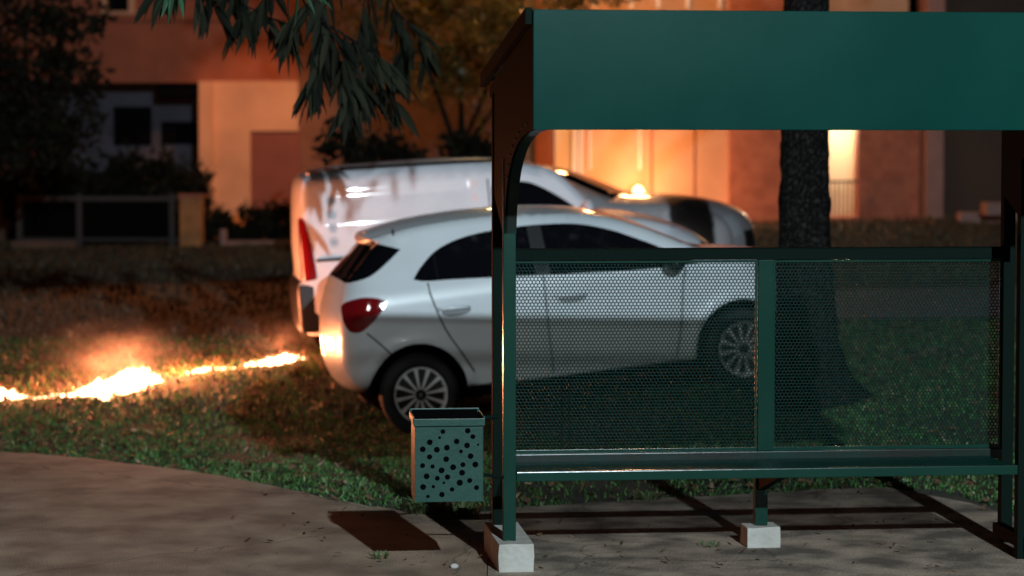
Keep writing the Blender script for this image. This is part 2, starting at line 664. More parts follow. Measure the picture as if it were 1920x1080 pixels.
# posts: front pair and rear pair, middle rear leg
bx("post", 0, .060, 0, .06, .15, 1.98, M_green)
bx("post", -.002, .058, .50, .56, .10, 2.30, M_dkframe)
bx("post", UL - .03, UL + .03, .0, .06, .02, 1.98, M_dkframe)
bx("post", UL + .045, UL + .105, .50, .56, .02, 2.28, M_dkframe)
bx("post", 1.340, 1.418, .50, .56, .505, 1.469, M_green)
bx("leg", 1.340, 1.404, .55, .61, .12, .45, M_green)
mb = MB().prism([(.55, .30), (.05, .43), (.05, .45), (.55, .45)], 1.352, 1.392, lambda a, b, d: (d, a, b))
mb.build("seat_bracket", M_dkframe, sh)
# top rail of the back and the sill rail
bx("top_rail", .058, UL + .045, .50, .56, 1.470, 1.530, M_dkframe)
bx("bottom_rail", .058, UL + .045, .49, .55, .452, .503, M_green_dk)
# bench: flat seat plate and its front tube

bx("bench_front_edge", .062, UL - .032, 0.0, .043, .434, .480, M_green, .004)
# floor rail on the right end
bx("floor_rail", UL + .0, UL + .055, -1.0, .498, .06, .125, M_dkframe)


# perforated panels
def perforated(u0, u1, z0, z1, v, name="perforated_panel", flat=None):
    P = .0185
    hexR = P / math.sqrt(3)
    r = P * .43
    row = P * math.sqrt(3) / 2
    vid = {}
    V, Q = [], []

    def vert(x, z):
        k = (round(x * 1e5), round(z * 1e5))
        k = (int(round(x / 2e-4)), int(round(z / 2e-4)))
        if k not in vid:
            vid[k] = len(V)
            V.append((x, v, z))
        return vid[k]
    j = 0
    zc = z0 + row / 2
    while zc < z1:
        xc = u0 + (P / 2 if j % 2 else 0) + P / 2
        while xc < u1:
            o, i_ = [], []
            for k in range(6):
                a = R(60 * k + 30)
                o.append(vert(xc + hexR * math.cos(a), zc + hexR * math.sin(a)))
                V.append((xc + r * math.cos(a), v, zc + r * math.sin(a)))
                i_.append(len(V) - 1)
            for k in range(6):
                k2 = (k + 1) % 6
                Q.append((o[k], o[k2], i_[k2], i_[k]))
            xc += P
        zc += row
        j += 1
    V = np.array(V)
    if flat is not None:
        V = V[:, [0, 2, 1]]
        V[:, 2] = flat
    ob = fast_mesh(name, V, np.array(Q), M_mesh, sh)
    md = ob.modifiers.new("thick", 'SOLIDIFY')
    md.thickness = .0022
    return ob


M_mesh = mat("perforated_steel", (0.001, 0.017, 0.013), 0.3, spec=.08)
perforated(.070, 1.332, .52, 1.462, .535)
perforated(1.426, UL + .038, .52, 1.462, .535)
perforated(.066, UL - .036, .045, .486, 0, "bench_seat", .468)
# narrow frame round each panel
for a, b in ((.0605, 1.338), (1.420, UL + .043)):
    mb = MB()
    mb.box(a, b, .515, .527, .504, .522).box(a, b, .515, .527, 1.456, 1.468)
    mb.box(a, a + .009, .516, .526, .522, 1.456).box(b - .012, b, .516, .526, .522, 1.456)
    mb.build("panel_frame", M_green, sh, bevel=.001)
# side gussets under the roof, the front edge curving forward from the post
arc = []
for k in range(11):
    t = k / 10
    a, b, c = Vector((0, 1.62)), Vector((-.06, 2.085)), Vector((-1.2, 2.098))
    q = a * (1 - t) ** 2 + b * 2 * t * (1 - t) + c * t * t
    arc.append((q.x, q.y))
poly = arc + [(-1.2, 2.60), (.72, 2.335), (.72, 2.29), (.50, 2.26), (.50, 1.80), (.063, 1.62)]
for u0, u1, mm in ((.004, .016, M_dkframe), (UL + .035, UL + .043, M_dkframe)):
    MB().prism(poly, u0, u1, lambda a, b, d: (d, a, b)).build("side_gusset", mm, sh)
# rolled arm that edges the gusset, with its row of screws
for u in (0.010, UL + .01):
    mb = MB()
    pts = [(q[0], q[1]) for q in arc]
    inner = []
    for i, (a, b) in enumerate(pts):
        j0, j1 = max(i - 1, 0), min(i + 1, len(pts) - 1)
        t = Vector((pts[j1][0] - pts[j0][0], pts[j1][1] - pts[j0][1])).normalized()
        inner.append((a - t.y * -.0, b))
    for (a, b), (c, d) in zip(pts[:-1], pts[1:]):
        mb.add([(u + .007, a, b), (u + .052, a, b), (u + .052, c, d), (u + .007, c, d),
                (u + .007, a + .012, b + .012), (u + .052, a + .012, b + .012), (u + .052, c + .012, d + .012), (u + .007, c + .012, d + .012)],
               [(0, 1, 2, 3), (4, 7, 6, 5), (0, 4, 5, 1), (1, 5, 6, 2), (3, 2, 6, 7), (0, 3, 7, 4)])
    arm = mb.build("curved_arm", M_green_dk, sh)
M_screw = mat("bare_metal_screw", (0.5, 0.5, 0.47), 0.4, .6)
for i in range(0, 8):
    t = .30 + i * .085
    a, b, c = Vector((0, 1.62)), Vector((-.06, 2.085)), Vector((-1.2, 2.098))
    q = a * (1 - t) ** 2 + b * 2 * t * (1 - t) + c * t * t
    MB().ball((.0, q.x + .02, q.y + .035), (.005, .006, .006), 8, 5).build("screw", M_screw, sh)
# header board and roof
M_header = mat("header_board_paint", (0.0012, 0.027, 0.021), 0.22, c2=(0.0030, 0.034, 0.026), scale=1.7, spec=.08, bump=.02, bscale=7, detail=8)
bx("header_board", 0.0, UL + .12, -1.225, -1.204, 2.098, 2.606, M_header, .004)
M_roof = bpy.data.materials.new("clouded_roof_sheet")
M_roof.use_nodes = True
nt = M_roof.node_tree
b_ = nt.nodes["Principled BSDF"]
b_.inputs["Base Color"].default_value = (.05, .06, .05, 1)
b_.inputs["Roughness"].default_value = .5
tr = nt.nodes.new("ShaderNodeBsdfTransparent")
tr.inputs[0].default_value = (.85, .82, .78, 1)
mx = nt.nodes.new("ShaderNodeMixShader")
mx.inputs[0].default_value = .42
nt.links.new(b_.outputs[0], mx.inputs[1])
nt.links.new(tr.outputs[0], mx.inputs[2])
nt.links.new(mx.outputs[0], [n for n in nt.nodes if n.type == 'OUTPUT_MATERIAL'][0].inputs[0])
mb = MB().prism([(-1.20, 2.604), (.80, 2.40), (.80, 2.394), (-1.20, 2.598)], -.0, UL + .12, lambda a, b, d: (d, a, b))
mb.build("roof_sheet", M_roof, sh)
mb = MB()
mb.prism([(.80, 2.412), (.84, 2.406), (.84, 2.370), (.80, 2.376)], -.02, UL + .14, lambda a, b, d: (d, a, b))
mb.build("roof_back_edge", M_dkframe, sh)
for u in (-.03, UL + .122):
    MB().prism([(-1.20, 2.615), (.86, 2.41), (.86, 2.34), (-1.20, 2.545)], u, u + .028, lambda a, b, d: (d, a, b)).build("roof_side_edge", M_dkframe, sh)
MB().prism([(-.20, 2.488), (-.14, 2.482), (-.14, 2.43), (-.20, 2.43)], .02, UL + .10, lambda a, b, d: (d, a, b)).build("roof_beam", M_dkframe, sh)


# concrete footings
def footing(u0, u1, v0, v1, h, label):
    mb = MB().box(u0, u1, v0, v1, -.02, h)
    bm = bmesh.new()
    o = mb.build("concrete_footing", M_conc, None, bevel=.006)
    me = o.data
    bm.from_mesh(me)
    bmesh.ops.subdivide_edges(bm, edges=bm.edges, cuts=2, use_grid_fill=True)
    for v in bm.verts:
        v.co += Vector((noise.noise(v.co * 18), noise.noise(v.co * 18 + Vector((9, 0, 0))), noise.noise(v.co * 18 + Vector((0, 9, 0))))) * .006
    bm.to_mesh(me)
    bm.free()
    o.location = O
    o.rotation_euler = (0, 0, PSI)
    return tag(o, label, "footing", "concrete footings of the bus shelter")


footing(-.035, .135, -.10, .60, .15, "pale concrete block under the left end posts of the shelter")
footing(1.285, 1.458, .48, .66, .118, "small pale concrete block under the middle bench leg")

# ================================================================== LITTER BIN
# front wall with round holes, cut for real
bu0, bu1, bz0, bz1 = -.438, -.126, .382, .765
bn = tag(empty("litter_bin", O, (0, 0, PSI)), "green metal litter bin with round holes, hung from the left shelter post", "litter bin")
bw, bh = bu1 - bu0, bz1 - bz0
holes_px = [(680, 393, 21), (893, 388, 24), (937, 440, 22), (652, 446, 13), (568, 485, 25), (798, 480, 24), (887, 516, 25), (981, 510, 10), (508, 545, 25), (628, 550, 26),
            (714, 534, 25), (835, 568, 17), (566, 612, 23), (708, 634, 25), (917, 610, 25), (506, 687, 22), (591, 696, 19), (668, 731, 26), (767, 705, 26), (851, 684, 22),
            (958, 684, 26), (540, 781, 25), (632, 800, 21), (719, 790, 24), (844, 754, 26), (510, 874, 26), (598, 872, 15), (688, 840, 12), (824, 841, 27), (909, 823, 22),
            (758, 898, 20), (671, 942, 24), (551, 957, 15), (968, 886, 22)]
V2, E2, circ = [], [], []
rect = [(bu0, bz0), (bu1, bz0), (bu1, bz1), (bu0, bz1)]
V2 += rect
E2 += [(0, 1), (1, 2), (2, 3), (3, 0)]
for hx, hy, hr in holes_px:
    cx = bu0 + (hx - 447) / (1020 - 447) * bw
    cz = bz1 - (hy - 290) / (1005 - 290) * bh
    rr = hr / (1020 - 447) * bw
    n = 14
    k = len(V2)
    for i in range(n):
        V2.append((cx + rr * math.cos(6.2832 * i / n), cz + rr * math.sin(6.2832 * i / n)))
    E2 += [(k + i, k + (i + 1) % n) for i in range(n)]
    circ.append((cx, cz, rr))
rv, re_, rf, _, _, _ = delaunay_2d_cdt([Vector(p) for p in V2], E2, [], 0, 1e-6)
fs = []
for f in rf:
    c = sum((rv[i] for i in f), Vector((0, 0))) / len(f)
    if all((c.x - a) ** 2 + (c.y - b) ** 2 > (r_ * .97) ** 2 for a, b, r_ in circ):
        fs.append(tuple(f))
mb = MB()
mb.add([(p.x, -.27, p.y) for p in rv], fs)
fr = mb.build("front_wall", M_bin, bn)
md = fr.modifiers.new("thick", 'SOLIDIFY')
md.thickness = .003
bx("back_wall", bu0, bu1, -.004, -.001, bz0, bz1 + .02, M_gap, 0, bn)  # back wall blackened, the bin's inner shade put into its colour
bx("side_wall", bu0 - .003, bu0 - .0005, -.272, 0, bz0, bz1, M_bin, 0, bn)
bx("side_wall", bu1 + .0005, bu1 + .003, -.272, 0, bz0, bz1, M_bin, 0, bn)
bx("floor_plate", bu0, bu1, -.266, -.006, bz0 + .002, bz0 + .006, M_bin, 0, bn)
mb = MB()
zt = bz1
mb.box(bu0 - .010, bu1 + .010, -.286, -.2735, zt - .028, zt + .006)
mb.box(bu0 - .010, bu1 + .010, .0005, .012, zt - .01, zt + .026)
mb.box(bu0 - .012, bu0 - .0035, -.273, .0, zt - .018, zt + .012)
mb.box(bu1 + .0035, bu1 + .012, -.273, .0, zt - .018, zt + .012)
mb.build("rim", M_bin, bn, bevel=.002)
MB().tube([(bu1 + .004, -.02, zt - .02), (-.02, .03, zt - .02)], .01).build("hanger", M_dkframe, bn)
MB().tube([(bu1 - .02, -.02, bz0 + .1), (-.001, .03, bz0 + .07)], .008).build("hanger", M_dkframe, bn)
# black box that stands in for the shade inside the bin
mb = MB()
mb.box(bu0 + .012, bu1 - .012, -.258, -.012, bz0 + .012, bz0 + .36)
mb.build("bin_shade", M_gap, bn)


# ================================================================== CARS
class CarShape:
    def __init__(s, outline, rad, wf):
        """outline: closed (x,z), rad: function (x,z)->corner radius, wf: function (x,z)->half width"""
        s.o = outline
        s.A = outline
        s.B = np.roll(outline, -1, 0)
        s.rad = rad
        s.wf = wf
        s.Rm = np.array([rad(*(0.5 * (a + b))) for a, b in zip(s.A, s.B)])

    def W(s, P):
        P = np.atleast_2d(P)
        w0 = s.wf(P[:, 0], P[:, 1])
        d = seg_dist(P, s.A, s.B)
        k = np.clip(1 - d / s.Rm[None], 0, 1)
        drop = (s.Rm[None] * (1 - np.sqrt(np.clip(1 - k * k, 0, 1)))).max(1)
        return w0 - drop


def hole_ring(x, z, r, a0=-20, a1=200, n=20):
    return [(x + r * math.cos(R(a0 + (a1 - a0) * i / n)), z + r * math.sin(R(a0 + (a1 - a0) * i / n))) for i in range(n + 1)]


def build_side(shape, regions, arches, grooves, root, names_mats, body_mat, step=.055):
    """regions: list of (name, material, polygon, inset). Later ones win."""
    out = shape.o
    V, E = [], []

    def loop(P, closed=True):
        k = len(V)
        for p in P:
            V.append((float(p[0]), float(p[1])))
        n = len(P)
        for i in range(n if closed else n - 1):
            E.append((k + i, k + (i + 1) % n))
    loop(out)
    for (_, _, P, _) in regions:
        loop(P)
    for A in arches:
        loop(A)
    groove_c = []
    for G in grooves:
        G = np.array(G, float)
        T = np.gradient(G, axis=0)
        T /= np.linalg.norm(T, axis=1)[:, None] + 1e-9
        N = np.stack([-T[:, 1], T[:, 0]], -1)
        loop(G + N * .006, False)
        loop(G, False)
        loop(G - N * .006, False)
        groove_c.append(G)
    allc = np.array(V)
    # interior points
    x0, z0 = out.min(0)
    x1, z1 = out.max(0)
    g = [(x + (step / 2 if j % 2 else 0), z) for j, z in enumerate(np.arange(z0, z1, step * .87)) for x in np.arange(x0, x1, step)]
    nxt = np.roll(out, -1, 0)
    prv = np.roll(out, 1, 0)
    t = nxt - prv
    t /= np.linalg.norm(t, axis=1)[:, None] + 1e-9
    nr = np.stack([-t[:, 1], t[:, 0]], -1)
    area = 0.5 * np.sum(out[:, 0] * nxt[:, 1] - nxt[:, 0] * out[:, 1])
    nr *= 1 if area > 0 else -1   # inward
    Rv = np.array([shape.rad(*p) for p in out])
    lay = []
    for fct in (.03, .10, .22, .40, .62, .85, 1.05):
        lay += [tuple(p) for p in out + nr * (Rv * fct)[:, None]]
    G = np.array(lay + g)
    ok = in_poly(G, out)
    G = G[ok]
    dmin = np.min(np.concatenate([seg_dist(G[i:i + 400], np.array([V[a] for a, b in E]), np.array([V[b] for a, b in E])).min(1) for i in range(0, len(G), 400)]).reshape(-1, 1), 1)
    G = G[dmin > .0035]
    keep = []
    cells = {}
    for p in G:
        d_out = seg_dist(p[None], shape.A, shape.B).min()
        c = .007 if d_out < .08 else .028
        k = (int(p[0] / .03), int(p[1] / .03))
        bad = False
        for i in (-1, 0, 1):
            for j in (-1, 0, 1):
                for q in cells.get((k[0] + i, k[1] + j), ()):
                    if (q[0] - p[0]) ** 2 + (q[1] - p[1]) ** 2 < c * c:
                        bad = True
        if not bad:
            keep.append(p)
            cells.setdefault(k, []).append(p)
    V += [tuple(p) for p in keep]
    rv, _, rf, _, _, _ = delaunay_2d_cdt([Vector(p) for p in V], E, [], 0, 1e-5)
    P = np.array([(p.x, p.y) for p in rv])
    T = np.array([f for f in rf if len(f) == 3])
    cen = P[T].mean(1)
    lab = np.full(len(T), -1)
    inside = in_poly(cen, out)
    for i, (_, _, poly, _) in enumerate(regions):
        lab[in_poly(cen, poly)] = i
    for A in arches:
        inside &= ~in_poly(cen, A)
    gid = np.full(len(T), -1)
    for gi, Gc in enumerate(groove_c):
        gid[seg_dist(cen, Gc[:-1], Gc[1:]).min(1) < .0058] = gi
    gr = gid >= 0
    Wv = shape.W(P)
    for Gc in groove_c:
        dd = seg_dist(P, Gc[:-1], Gc[1:]).min(1)
        Wv = np.where(dd < .002, Wv - .012, Wv)
    # analytic normals
    e = .004
    wx = (shape.W(P + [e, 0]) - shape.W(P - [e, 0])) / (2 * e)
    wz = (shape.W(P + [0, e]) - shape.W(P - [0, e])) / (2 * e)
    res = {}
    for sgn in (-1, 1):
        for i in range(-1 - len(groove_c), len(regions)):
            if i <= -2:
                sel = inside & (gid == -2 - i)
                nm, mm, ins = "panel_gap", M_gap, 0
            elif i == -1:
                sel = inside & (lab == -1) & ~gr
                nm, mm, ins = "body", body_mat, 0
            else:
                sel = inside & (lab == i) & ~gr
                nm, mm, _, ins = regions[i]
            if not sel.any():
                continue
            TT = T[sel]
            u, inv = np.unique(TT.ravel(), return_inverse=True)
            q = P[u]
            y = (Wv[u] - ins) * sgn
            VV = np.stack([q[:, 0], y, q[:, 1]], -1)
            FF = inv.reshape(-1, 3)
            if sgn > 0:
                FF = FF[:, ::-1]
            N = np.stack([-wx[u] * 1, np.ones(len(u)) * 1.0, -wz[u]], -1)
            N[:, 1] *= sgn
            dd_ = seg_dist(q, shape.A, shape.B)
            near = dd_.argmin(1)
            on = dd_.min(1) < .006
            tt = (shape.B - shape.A)[near]
            tt /= np.linalg.norm(tt, axis=1)[:, None] + 1e-9
            no = np.stack([tt[:, 1], np.zeros(len(tt)), -tt[:, 0]], -1) * (1 if area > 0 else -1)
            N[on] = no[on]
            N /= np.linalg.norm(N, axis=1)[:, None]
            res.setdefault((nm, mm.name, i), []).append((VV, FF, N, sgn))
    return res


def emit_car_parts(res, root, body_extra, name_body="body"):
    for (nm, mn, i), lst in res.items():
        m = bpy.data.materials[mn]
        if nm == "body":
            VV = np.concatenate([l[0] for l in lst])
            o = 0
            FF = []
            for l in lst:
                FF.append(l[1] + o)
                o += len(l[0])
            FF = np.concatenate(FF)
            NN = np.concatenate([l[2] for l in lst])
            ob = fast_mesh(nm, VV, FF, m, root, True)
            ob.data.normals_split_custom_set_from_vertices([tuple(x) for x in NN])
        else:
            for VV, FF, NN, sgn in lst:
                ob = fast_mesh(nm, VV, FF, m, root, True)
                ob.data.normals_split_custom_set_from_vertices([tuple(x) for x in NN])


def strip(shape, prof, crown, root, parts, body_mat, nt_=17):
    """prof: open polyline along the centre from rear bottom over the roof to the front; parts: list of (name, mat, s0, s1 test fn, t limits)"""
    n = len(prof)
    T = np.gradient(prof, axis=0)
    T /= np.linalg.norm(T, axis=1)[:, None] + 1e-9
    N = np.stack([-T[:, 1], T[:, 0]], -1)   # outward for a clockwise run rear->roof->front
    Wp = shape.W(prof)
    cr = np.array([crown(*p) for p in prof])
    ts = np.linspace(-1, 1, nt_)
    ts = np.sign(ts) * np.abs(ts) ** .8
    ts = np.unique(np.r_[ts, -.86, .86])
    V = []
    for i in range(n):
        for t in ts:
            k = cr[i] * (1 - abs(t) ** 2.2)
            V.append((prof[i, 0] + N[i, 0] * k, t * Wp[i], prof[i, 1] + N[i, 1] * k))
    V = np.array(V)
    m_ = len(ts)
    groups = {}
    for i in range(n - 1):
        c = 0.5 * (prof[i] + prof[i + 1])
        for j in range(m_ - 1):
            tc = 0.5 * (ts[j] + ts[j + 1])
            key = ("body", body_mat.name)
            for (nm, mm, test) in parts:
                if test(c[0], c[1], tc):
                    key = (nm + ("" if nm in ("rear_window", "windshield", "lower_bumper", "number_plate", "spoiler", "tailgate_gap", "grille") else ("" if tc < 0 else " ")), mm.name)
            groups.setdefault(key, []).append((i * m_ + j, (i + 1) * m_ + j, (i + 1) * m_ + j + 1, i * m_ + j + 1))
    # vertex normals from the whole strip
    me = bpy.data.meshes.new("tmp")
    allf = [f for g in groups.values() for f in g]
    me.from_pydata([tuple(v) for v in V], [], allf)
    NN = np.empty((len(V), 3))
    me.update()
    nn = np.empty(len(V) * 3, dtype=np.float32)
    me.vertex_normals.foreach_get("vector", nn)
    NN = nn.reshape(-1, 3)
    bpy.data.meshes.remove(me)
    for (nm, mn), fl in groups.items():
        FF = np.array(fl)
        u, inv = np.unique(FF.ravel(), return_inverse=True)
        VV = V[u]
        if nm.strip() != "body" and "window" in nm or nm == "windshield":
            VV = VV - NN[u] * .004
        name = nm.strip() if nm.strip() != "body" else "body_shell"
        ob = fast_mesh(name, VV, inv.reshape(-1, 4), bpy.data.materials[mn], root, True)
        ob.data.normals_split_custom_set_from_vertices([tuple(x) for x in NN[u]])


def wheel(root, x, y, z, rr, wid, rimr, nsp, side, steer=0):
    """one wheel: its empty is the part, tyre / rim are sub-parts"""
    e = bpy.data.objects.new("wheel", None)
    col.objects.link(e)
    e.parent = root
    e.location = (x, y, z)
    e.rotation_euler = (0, 0, steer)
    e.empty_display_size = .05
    s = side
    prof = [(rimr, wid * .30), (rimr + .012, wid * .46), (rr - .045, wid * .52), (rr - .015, wid * .44), (rr, wid * .25),
            (rr, -wid * .25), (rr - .02, -wid * .46), (rimr, -wid * .40)]
    n = 40
    V, Q = [], []
    for k in range(n):
        a = 2 * math.pi * k / n
        for (r_, w_) in prof:
            V.append((r_ * math.cos(a), s * w_, r_ * math.sin(a)))
    L = len(prof)
    for k in range(n):
        for i in range(L - 1):
            Q.append((k * L + i, ((k + 1) % n) * L + i, ((k + 1) % n) * L + i + 1, k * L + i + 1))
    fast_mesh("tyre", np.array(V), np.array(Q), M_rubber, e, True)
    mb = MB()
    yo = s * wid * .40
    # lip
    V, Q = [], []
    lp = [(rimr + .002, s * wid * .30), (rimr + .004, s * wid * .44), (rimr - .010, s * wid * .42), (rimr - .016, s * wid * .20)]
    for k in range(n):
        a = 2 * math.pi * k / n
        for (r_, w_) in lp:
            V.append((r_ * math.cos(a), w_, r_ * math.sin(a)))
    for k in range(n):
        for i in range(3):
            Q.append((k * 4 + i, ((k + 1) % n) * 4 + i, ((k + 1) % n) * 4 + i + 1, k * 4 + i + 1))
    mb.add(V, Q)
    for k in range(nsp):
        a = 2 * math.pi * (k + .15) / nsp
        ca, sa = math.cos(a), math.sin(a)
        pts = []
        for r_, hw, yy in ((.035, .007, yo * .86), (rimr * .62, .0095, yo * .92), (rimr - .008, .017, yo)):
            for q in (-1, 1):
                pts.append((r_ * ca - q * hw * sa, yy, r_ * sa + q * hw * ca))
        base = [(p[0], p[1] - s * .018, p[2]) for p in pts]
        mb.add(pts + base, [(0, 1, 3, 2), (2, 3, 5, 4), (6, 8, 9, 7), (8, 10, 11, 9), (0, 2, 8, 6), (2, 4, 10, 8), (1, 7, 9, 3), (3, 9, 11, 5)])
    mb.build("rim", M_alloy, e, smooth=True, auto=30)
    mb = MB()
    mb.tube([(0, yo * .95, 0), (0, yo * .55, 0)], .042, 16)
    mb.tube([(0, yo * .48, 0), (0, yo * .42, 0)], rimr - .008, 32)
    mb.build("hub", M_black, e, smooth=True, auto=30)
    MB().tube([(0, yo * 1.0, 0), (0, yo * .94, 0)], .016, 12).build("hub_cap", M_chrome, e)


def arch_liner(root, x, z, r, y, sgn):
    mb = MB()
    n = 22
    V, Q = [], []
    for k in range(n + 1):
        a = R(6 + 168 * k / n)
        for yy in (y, y - .30):
            V.append((x + r * math.cos(a), sgn * yy, z + r * math.sin(a)))
    for k in range(n):
        Q.append((2 * k, 2 * k + 1, 2 * k + 3, 2 * k + 2))
    c = len(V)
    V.append((x, sgn * (y - .30), z - r * .6))
    for k in range(n):
        Q.append((2 * k + 1, c, 2 * k + 3))
    mb.add(V, Q)
    mb.build("wheel_well", M_gap, root)


def car_root(name, loc, th_deg, pitch_deg, label, cat):
    e = bpy.data.objects.new(name, None)
    col.objects.link(e)
    t, p = R(th_deg), R(pitch_deg)
    X = Vector((math.cos(t) * math.cos(p), math.sin(t) * math.cos(p), math.sin(p)))
    Y = Vector((-math.sin(t), math.cos(t), 0))
    Z = X.cross(Y)
    M = Matrix((X, Y, Z)).transposed().to_4x4()
    M.translation = Vector(loc)
    e.matrix_world = M
    e.empty_display_size = .2
    return tag(e, label, cat), X, Y, Z


# ---------------------------------------------------------------- white hatchback
WID = .86
Pn = Vector((-.684, 18.2, -.13))   # near side, rear wheel contact
t, p = R(11), R(7.0)
Yc = Vector((-math.sin(t), math.cos(t), 0))
Xc = Vector((math.cos(t) * math.cos(p), math.sin(t) * math.cos(p), math.sin(p)))
hb, _, _, _ = car_root("hatchback", Pn + Yc * WID + Xc * .02, 11, 7.0,
                       "white five door hatchback parked on the lawn just behind the bus shelter", "car")
hb.matrix_world = hb.matrix_world @ Matrix.Diagonal((.985, 1, 1.022, 1))

top = [(-.26, .355), (-.38, .365), (-.485, .425), (-.545, .56), (-.548, .74), (-.53, .92), (-.49, 1.05), (-.455, 1.15), (-.435, 1.195, 1),
       (-.28, 1.335), (-.150, 1.455, 1), (-.185, 1.482), (-.13, 1.503), (.15, 1.545), (.53, 1.562), (.95, 1.548), (1.43, 1.495), (1.70, 1.43),
       (1.94, 1.335), (2.20, 1.20), (2.43, 1.085), (2.55, 1.05), (2.85, 1.005), (3.10, .94), (3.28, .85), (3.36, .72), (3.385, .52), (3.34, .34), (3.24, .255)]
h_prof = crom(top, 5)
bot = [(3.10, .25), (2.25, .262), (1.3, .280), (.41, .30), (.0, .33)]
h_out = np.vstack([h_prof, np.array(bot)])


def h_wf(x, z):
    zz = np.array([.2, .28, .42, .60, .80, .97, 1.04, 1.10, 1.20, 1.45, 1.6])
    ww = np.array([.780, .800, .822, .838, .852, .864, .852, .835, .785, .665, .62])
    w_ = np.interp(z, zz, ww)
    w_ = w_ - .05 * np.clip((x - 2.5) / .8, 0, 1) ** 2 - .035 * np.clip((-.1 - x) / .4, 0, 1) ** 2
    # tail narrows a little towards the roof
    w_ = w_ - .06 * np.clip((.35 - x) / .5, 0, 1) * np.clip((z - 1.1) / .35, 0, 1)
    # flared lip round the wheels
    for cx in (.01, 2.624):
        d = np.sqrt((x - cx) ** 2 + (z - .305) ** 2)
        w_ = w_ + .016 * np.exp(-((d - .41) / .045) ** 2)
    return w_


def h_rad(x, z):
    if z < .30 and -.2 < x < 3.2:
        return .03
    if x < -.10 and z < 1.2:
        return .26
    if x < -.10:
        return .16
    if x > 2.9:
        return .32
    if x > 2.4:
        return .12
    return .085


hs = CarShape(h_out, h_rad, h_wf)
win_all = crom([(.070, 1.163, 1), (.135, 1.235), (.240, 1.322), (.363, 1.384), (.552, 1.428), (.801, 1.446), (1.10, 1.445), (1.43, 1.412), (1.686, 1.335),
                (1.887, 1.243), (2.03, 1.170), (2.18, 1.085), (2.34, 1.003, 1), (1.90, 1.010), (1.40, 1.045), (.87, 1.088), (.40, 1.125), (.16, 1.140)], 4, True)


def cutx(poly, x0, x1):
    """keep the part of a polygon between two x values"""
    def clip(P, f, inter):
        o = []
        for i in range(len(P)):
            a, b = P[i - 1], P[i]
            if f(b):
                if not f(a):
                    o.append(inter(a, b))
                o.append(b)
            elif f(a):
                o.append(inter(a, b))
        return o
    P = [tuple(q) for q in poly]
    for xv, s_ in ((x0, 1), (x1, -1)):
        f = lambda q: s_ * (q[0] - xv) >= 0
        inter = lambda a, b: (xv, a[1] + (b[1] - a[1]) * (xv - a[0]) / (b[0] - a[0]))
        P = clip(P, f, inter)
    return np.array(P)


quarter = cutx(win_all, -9, .255)
reardoor_w = cutx(win_all, .268, 1.03)
pillar = cutx(win_all, 1.03, 1.14)
front_w = cutx(win_all, 1.14, 9)
rear_door = crom([(.185, 1.12, 1), (.19, 1.01), (.265, .775), (.37, .58), (.46, .40), (.52, .325, 1), (1.08, .315, 1), (1.075, .70), (1.085, 1.075, 1), (.60, 1.112)], 4, True)
front_door = crom([(1.085, 1.075, 1), (1.075, .70), (1.08, .315, 1), (2.06, .295, 1), (2.13, .55), (2.17, .85), (2.22, 1.00, 1), (1.90, 1.008), (1.40, 1.045)], 4, True)
tail = crom([(-.475, 1.045), (-.36, 1.078), (-.25, 1.068), (-.165, 1.035, 1), (-.215, .965), (-.30, .885), (-.385, .830), (-.46, .835), (-.495, .90), (-.50, .98)], 4, True)
rear_glass_side = crom([(-.46, 1.188, 1), (-.40, 1.190, 1), (-.25, 1.225), (-.10, 1.31), (.020, 1.392, 1), (-.07, 1.425), (-.145, 1.452, 1), (-.20, 1.455, 1), (-.34, 1.36, 1)], 4, True)
ring = lambda x, r: hole_ring(x, .305, r, -14, 194)
gq = lambda *pts: crom(pts, 4)
res = build_side(hs,
                 [("rear_door", M_white, rear_door, 0), ("front_door", M_white, front_door, 0),
                  ("quarter_window", M_glass, quarter, .006), ("rear_door_window", M_glass, reardoor_w, .006),
                  ("window_pillar", M_black, pillar, .003), ("front_door_window", M_glass, front_w, .006),
                  ("window_divider", M_chrome, cutx(win_all, .255, .268), .002),
                  ("tail_light", M_red, tail, -.004), ("rear_side_glass", M_glass, rear_glass_side, -.001)],
                 [ring(.01, .385), ring(2.624, .385)],
                 [gq((.175, 1.125), (.187, 1.01), (.262, .775), (.367, .58), (.455, .42)), gq((1.08, 1.07), (1.075, .70), (1.08, .33)), gq((2.08, .31), (2.14, .55), (2.185, .85), (2.22, .98)),
                  gq((-.345, .815), (-.27, .74), (-.20, .66), (-.15, .60))],
                 hb, None, M_white)
emit_car_parts(res, hb, None)
strip(hs, h_prof, lambda x, z: (.045 if z > 1.1 else .05) if x < 2.4 else .045, hb,
      [("rear_window", M_glass, lambda x, z, t: -.45 < x < -.145 and 1.192 < z < 1.455 and abs(t) <= 1),
       ("windshield", M_glass, lambda x, z, t: 1.60 < x < 2.42 and z > 1.08 and abs(t) < .86),
       ("headlight", M_clear, lambda x, z, t: x > 3.05 and .70 < z < .92 and abs(t) > .66),
       ("grille", M_black, lambda x, z, t: x > 3.3 and .42 < z < .74 and abs(t) < .55)], M_white)
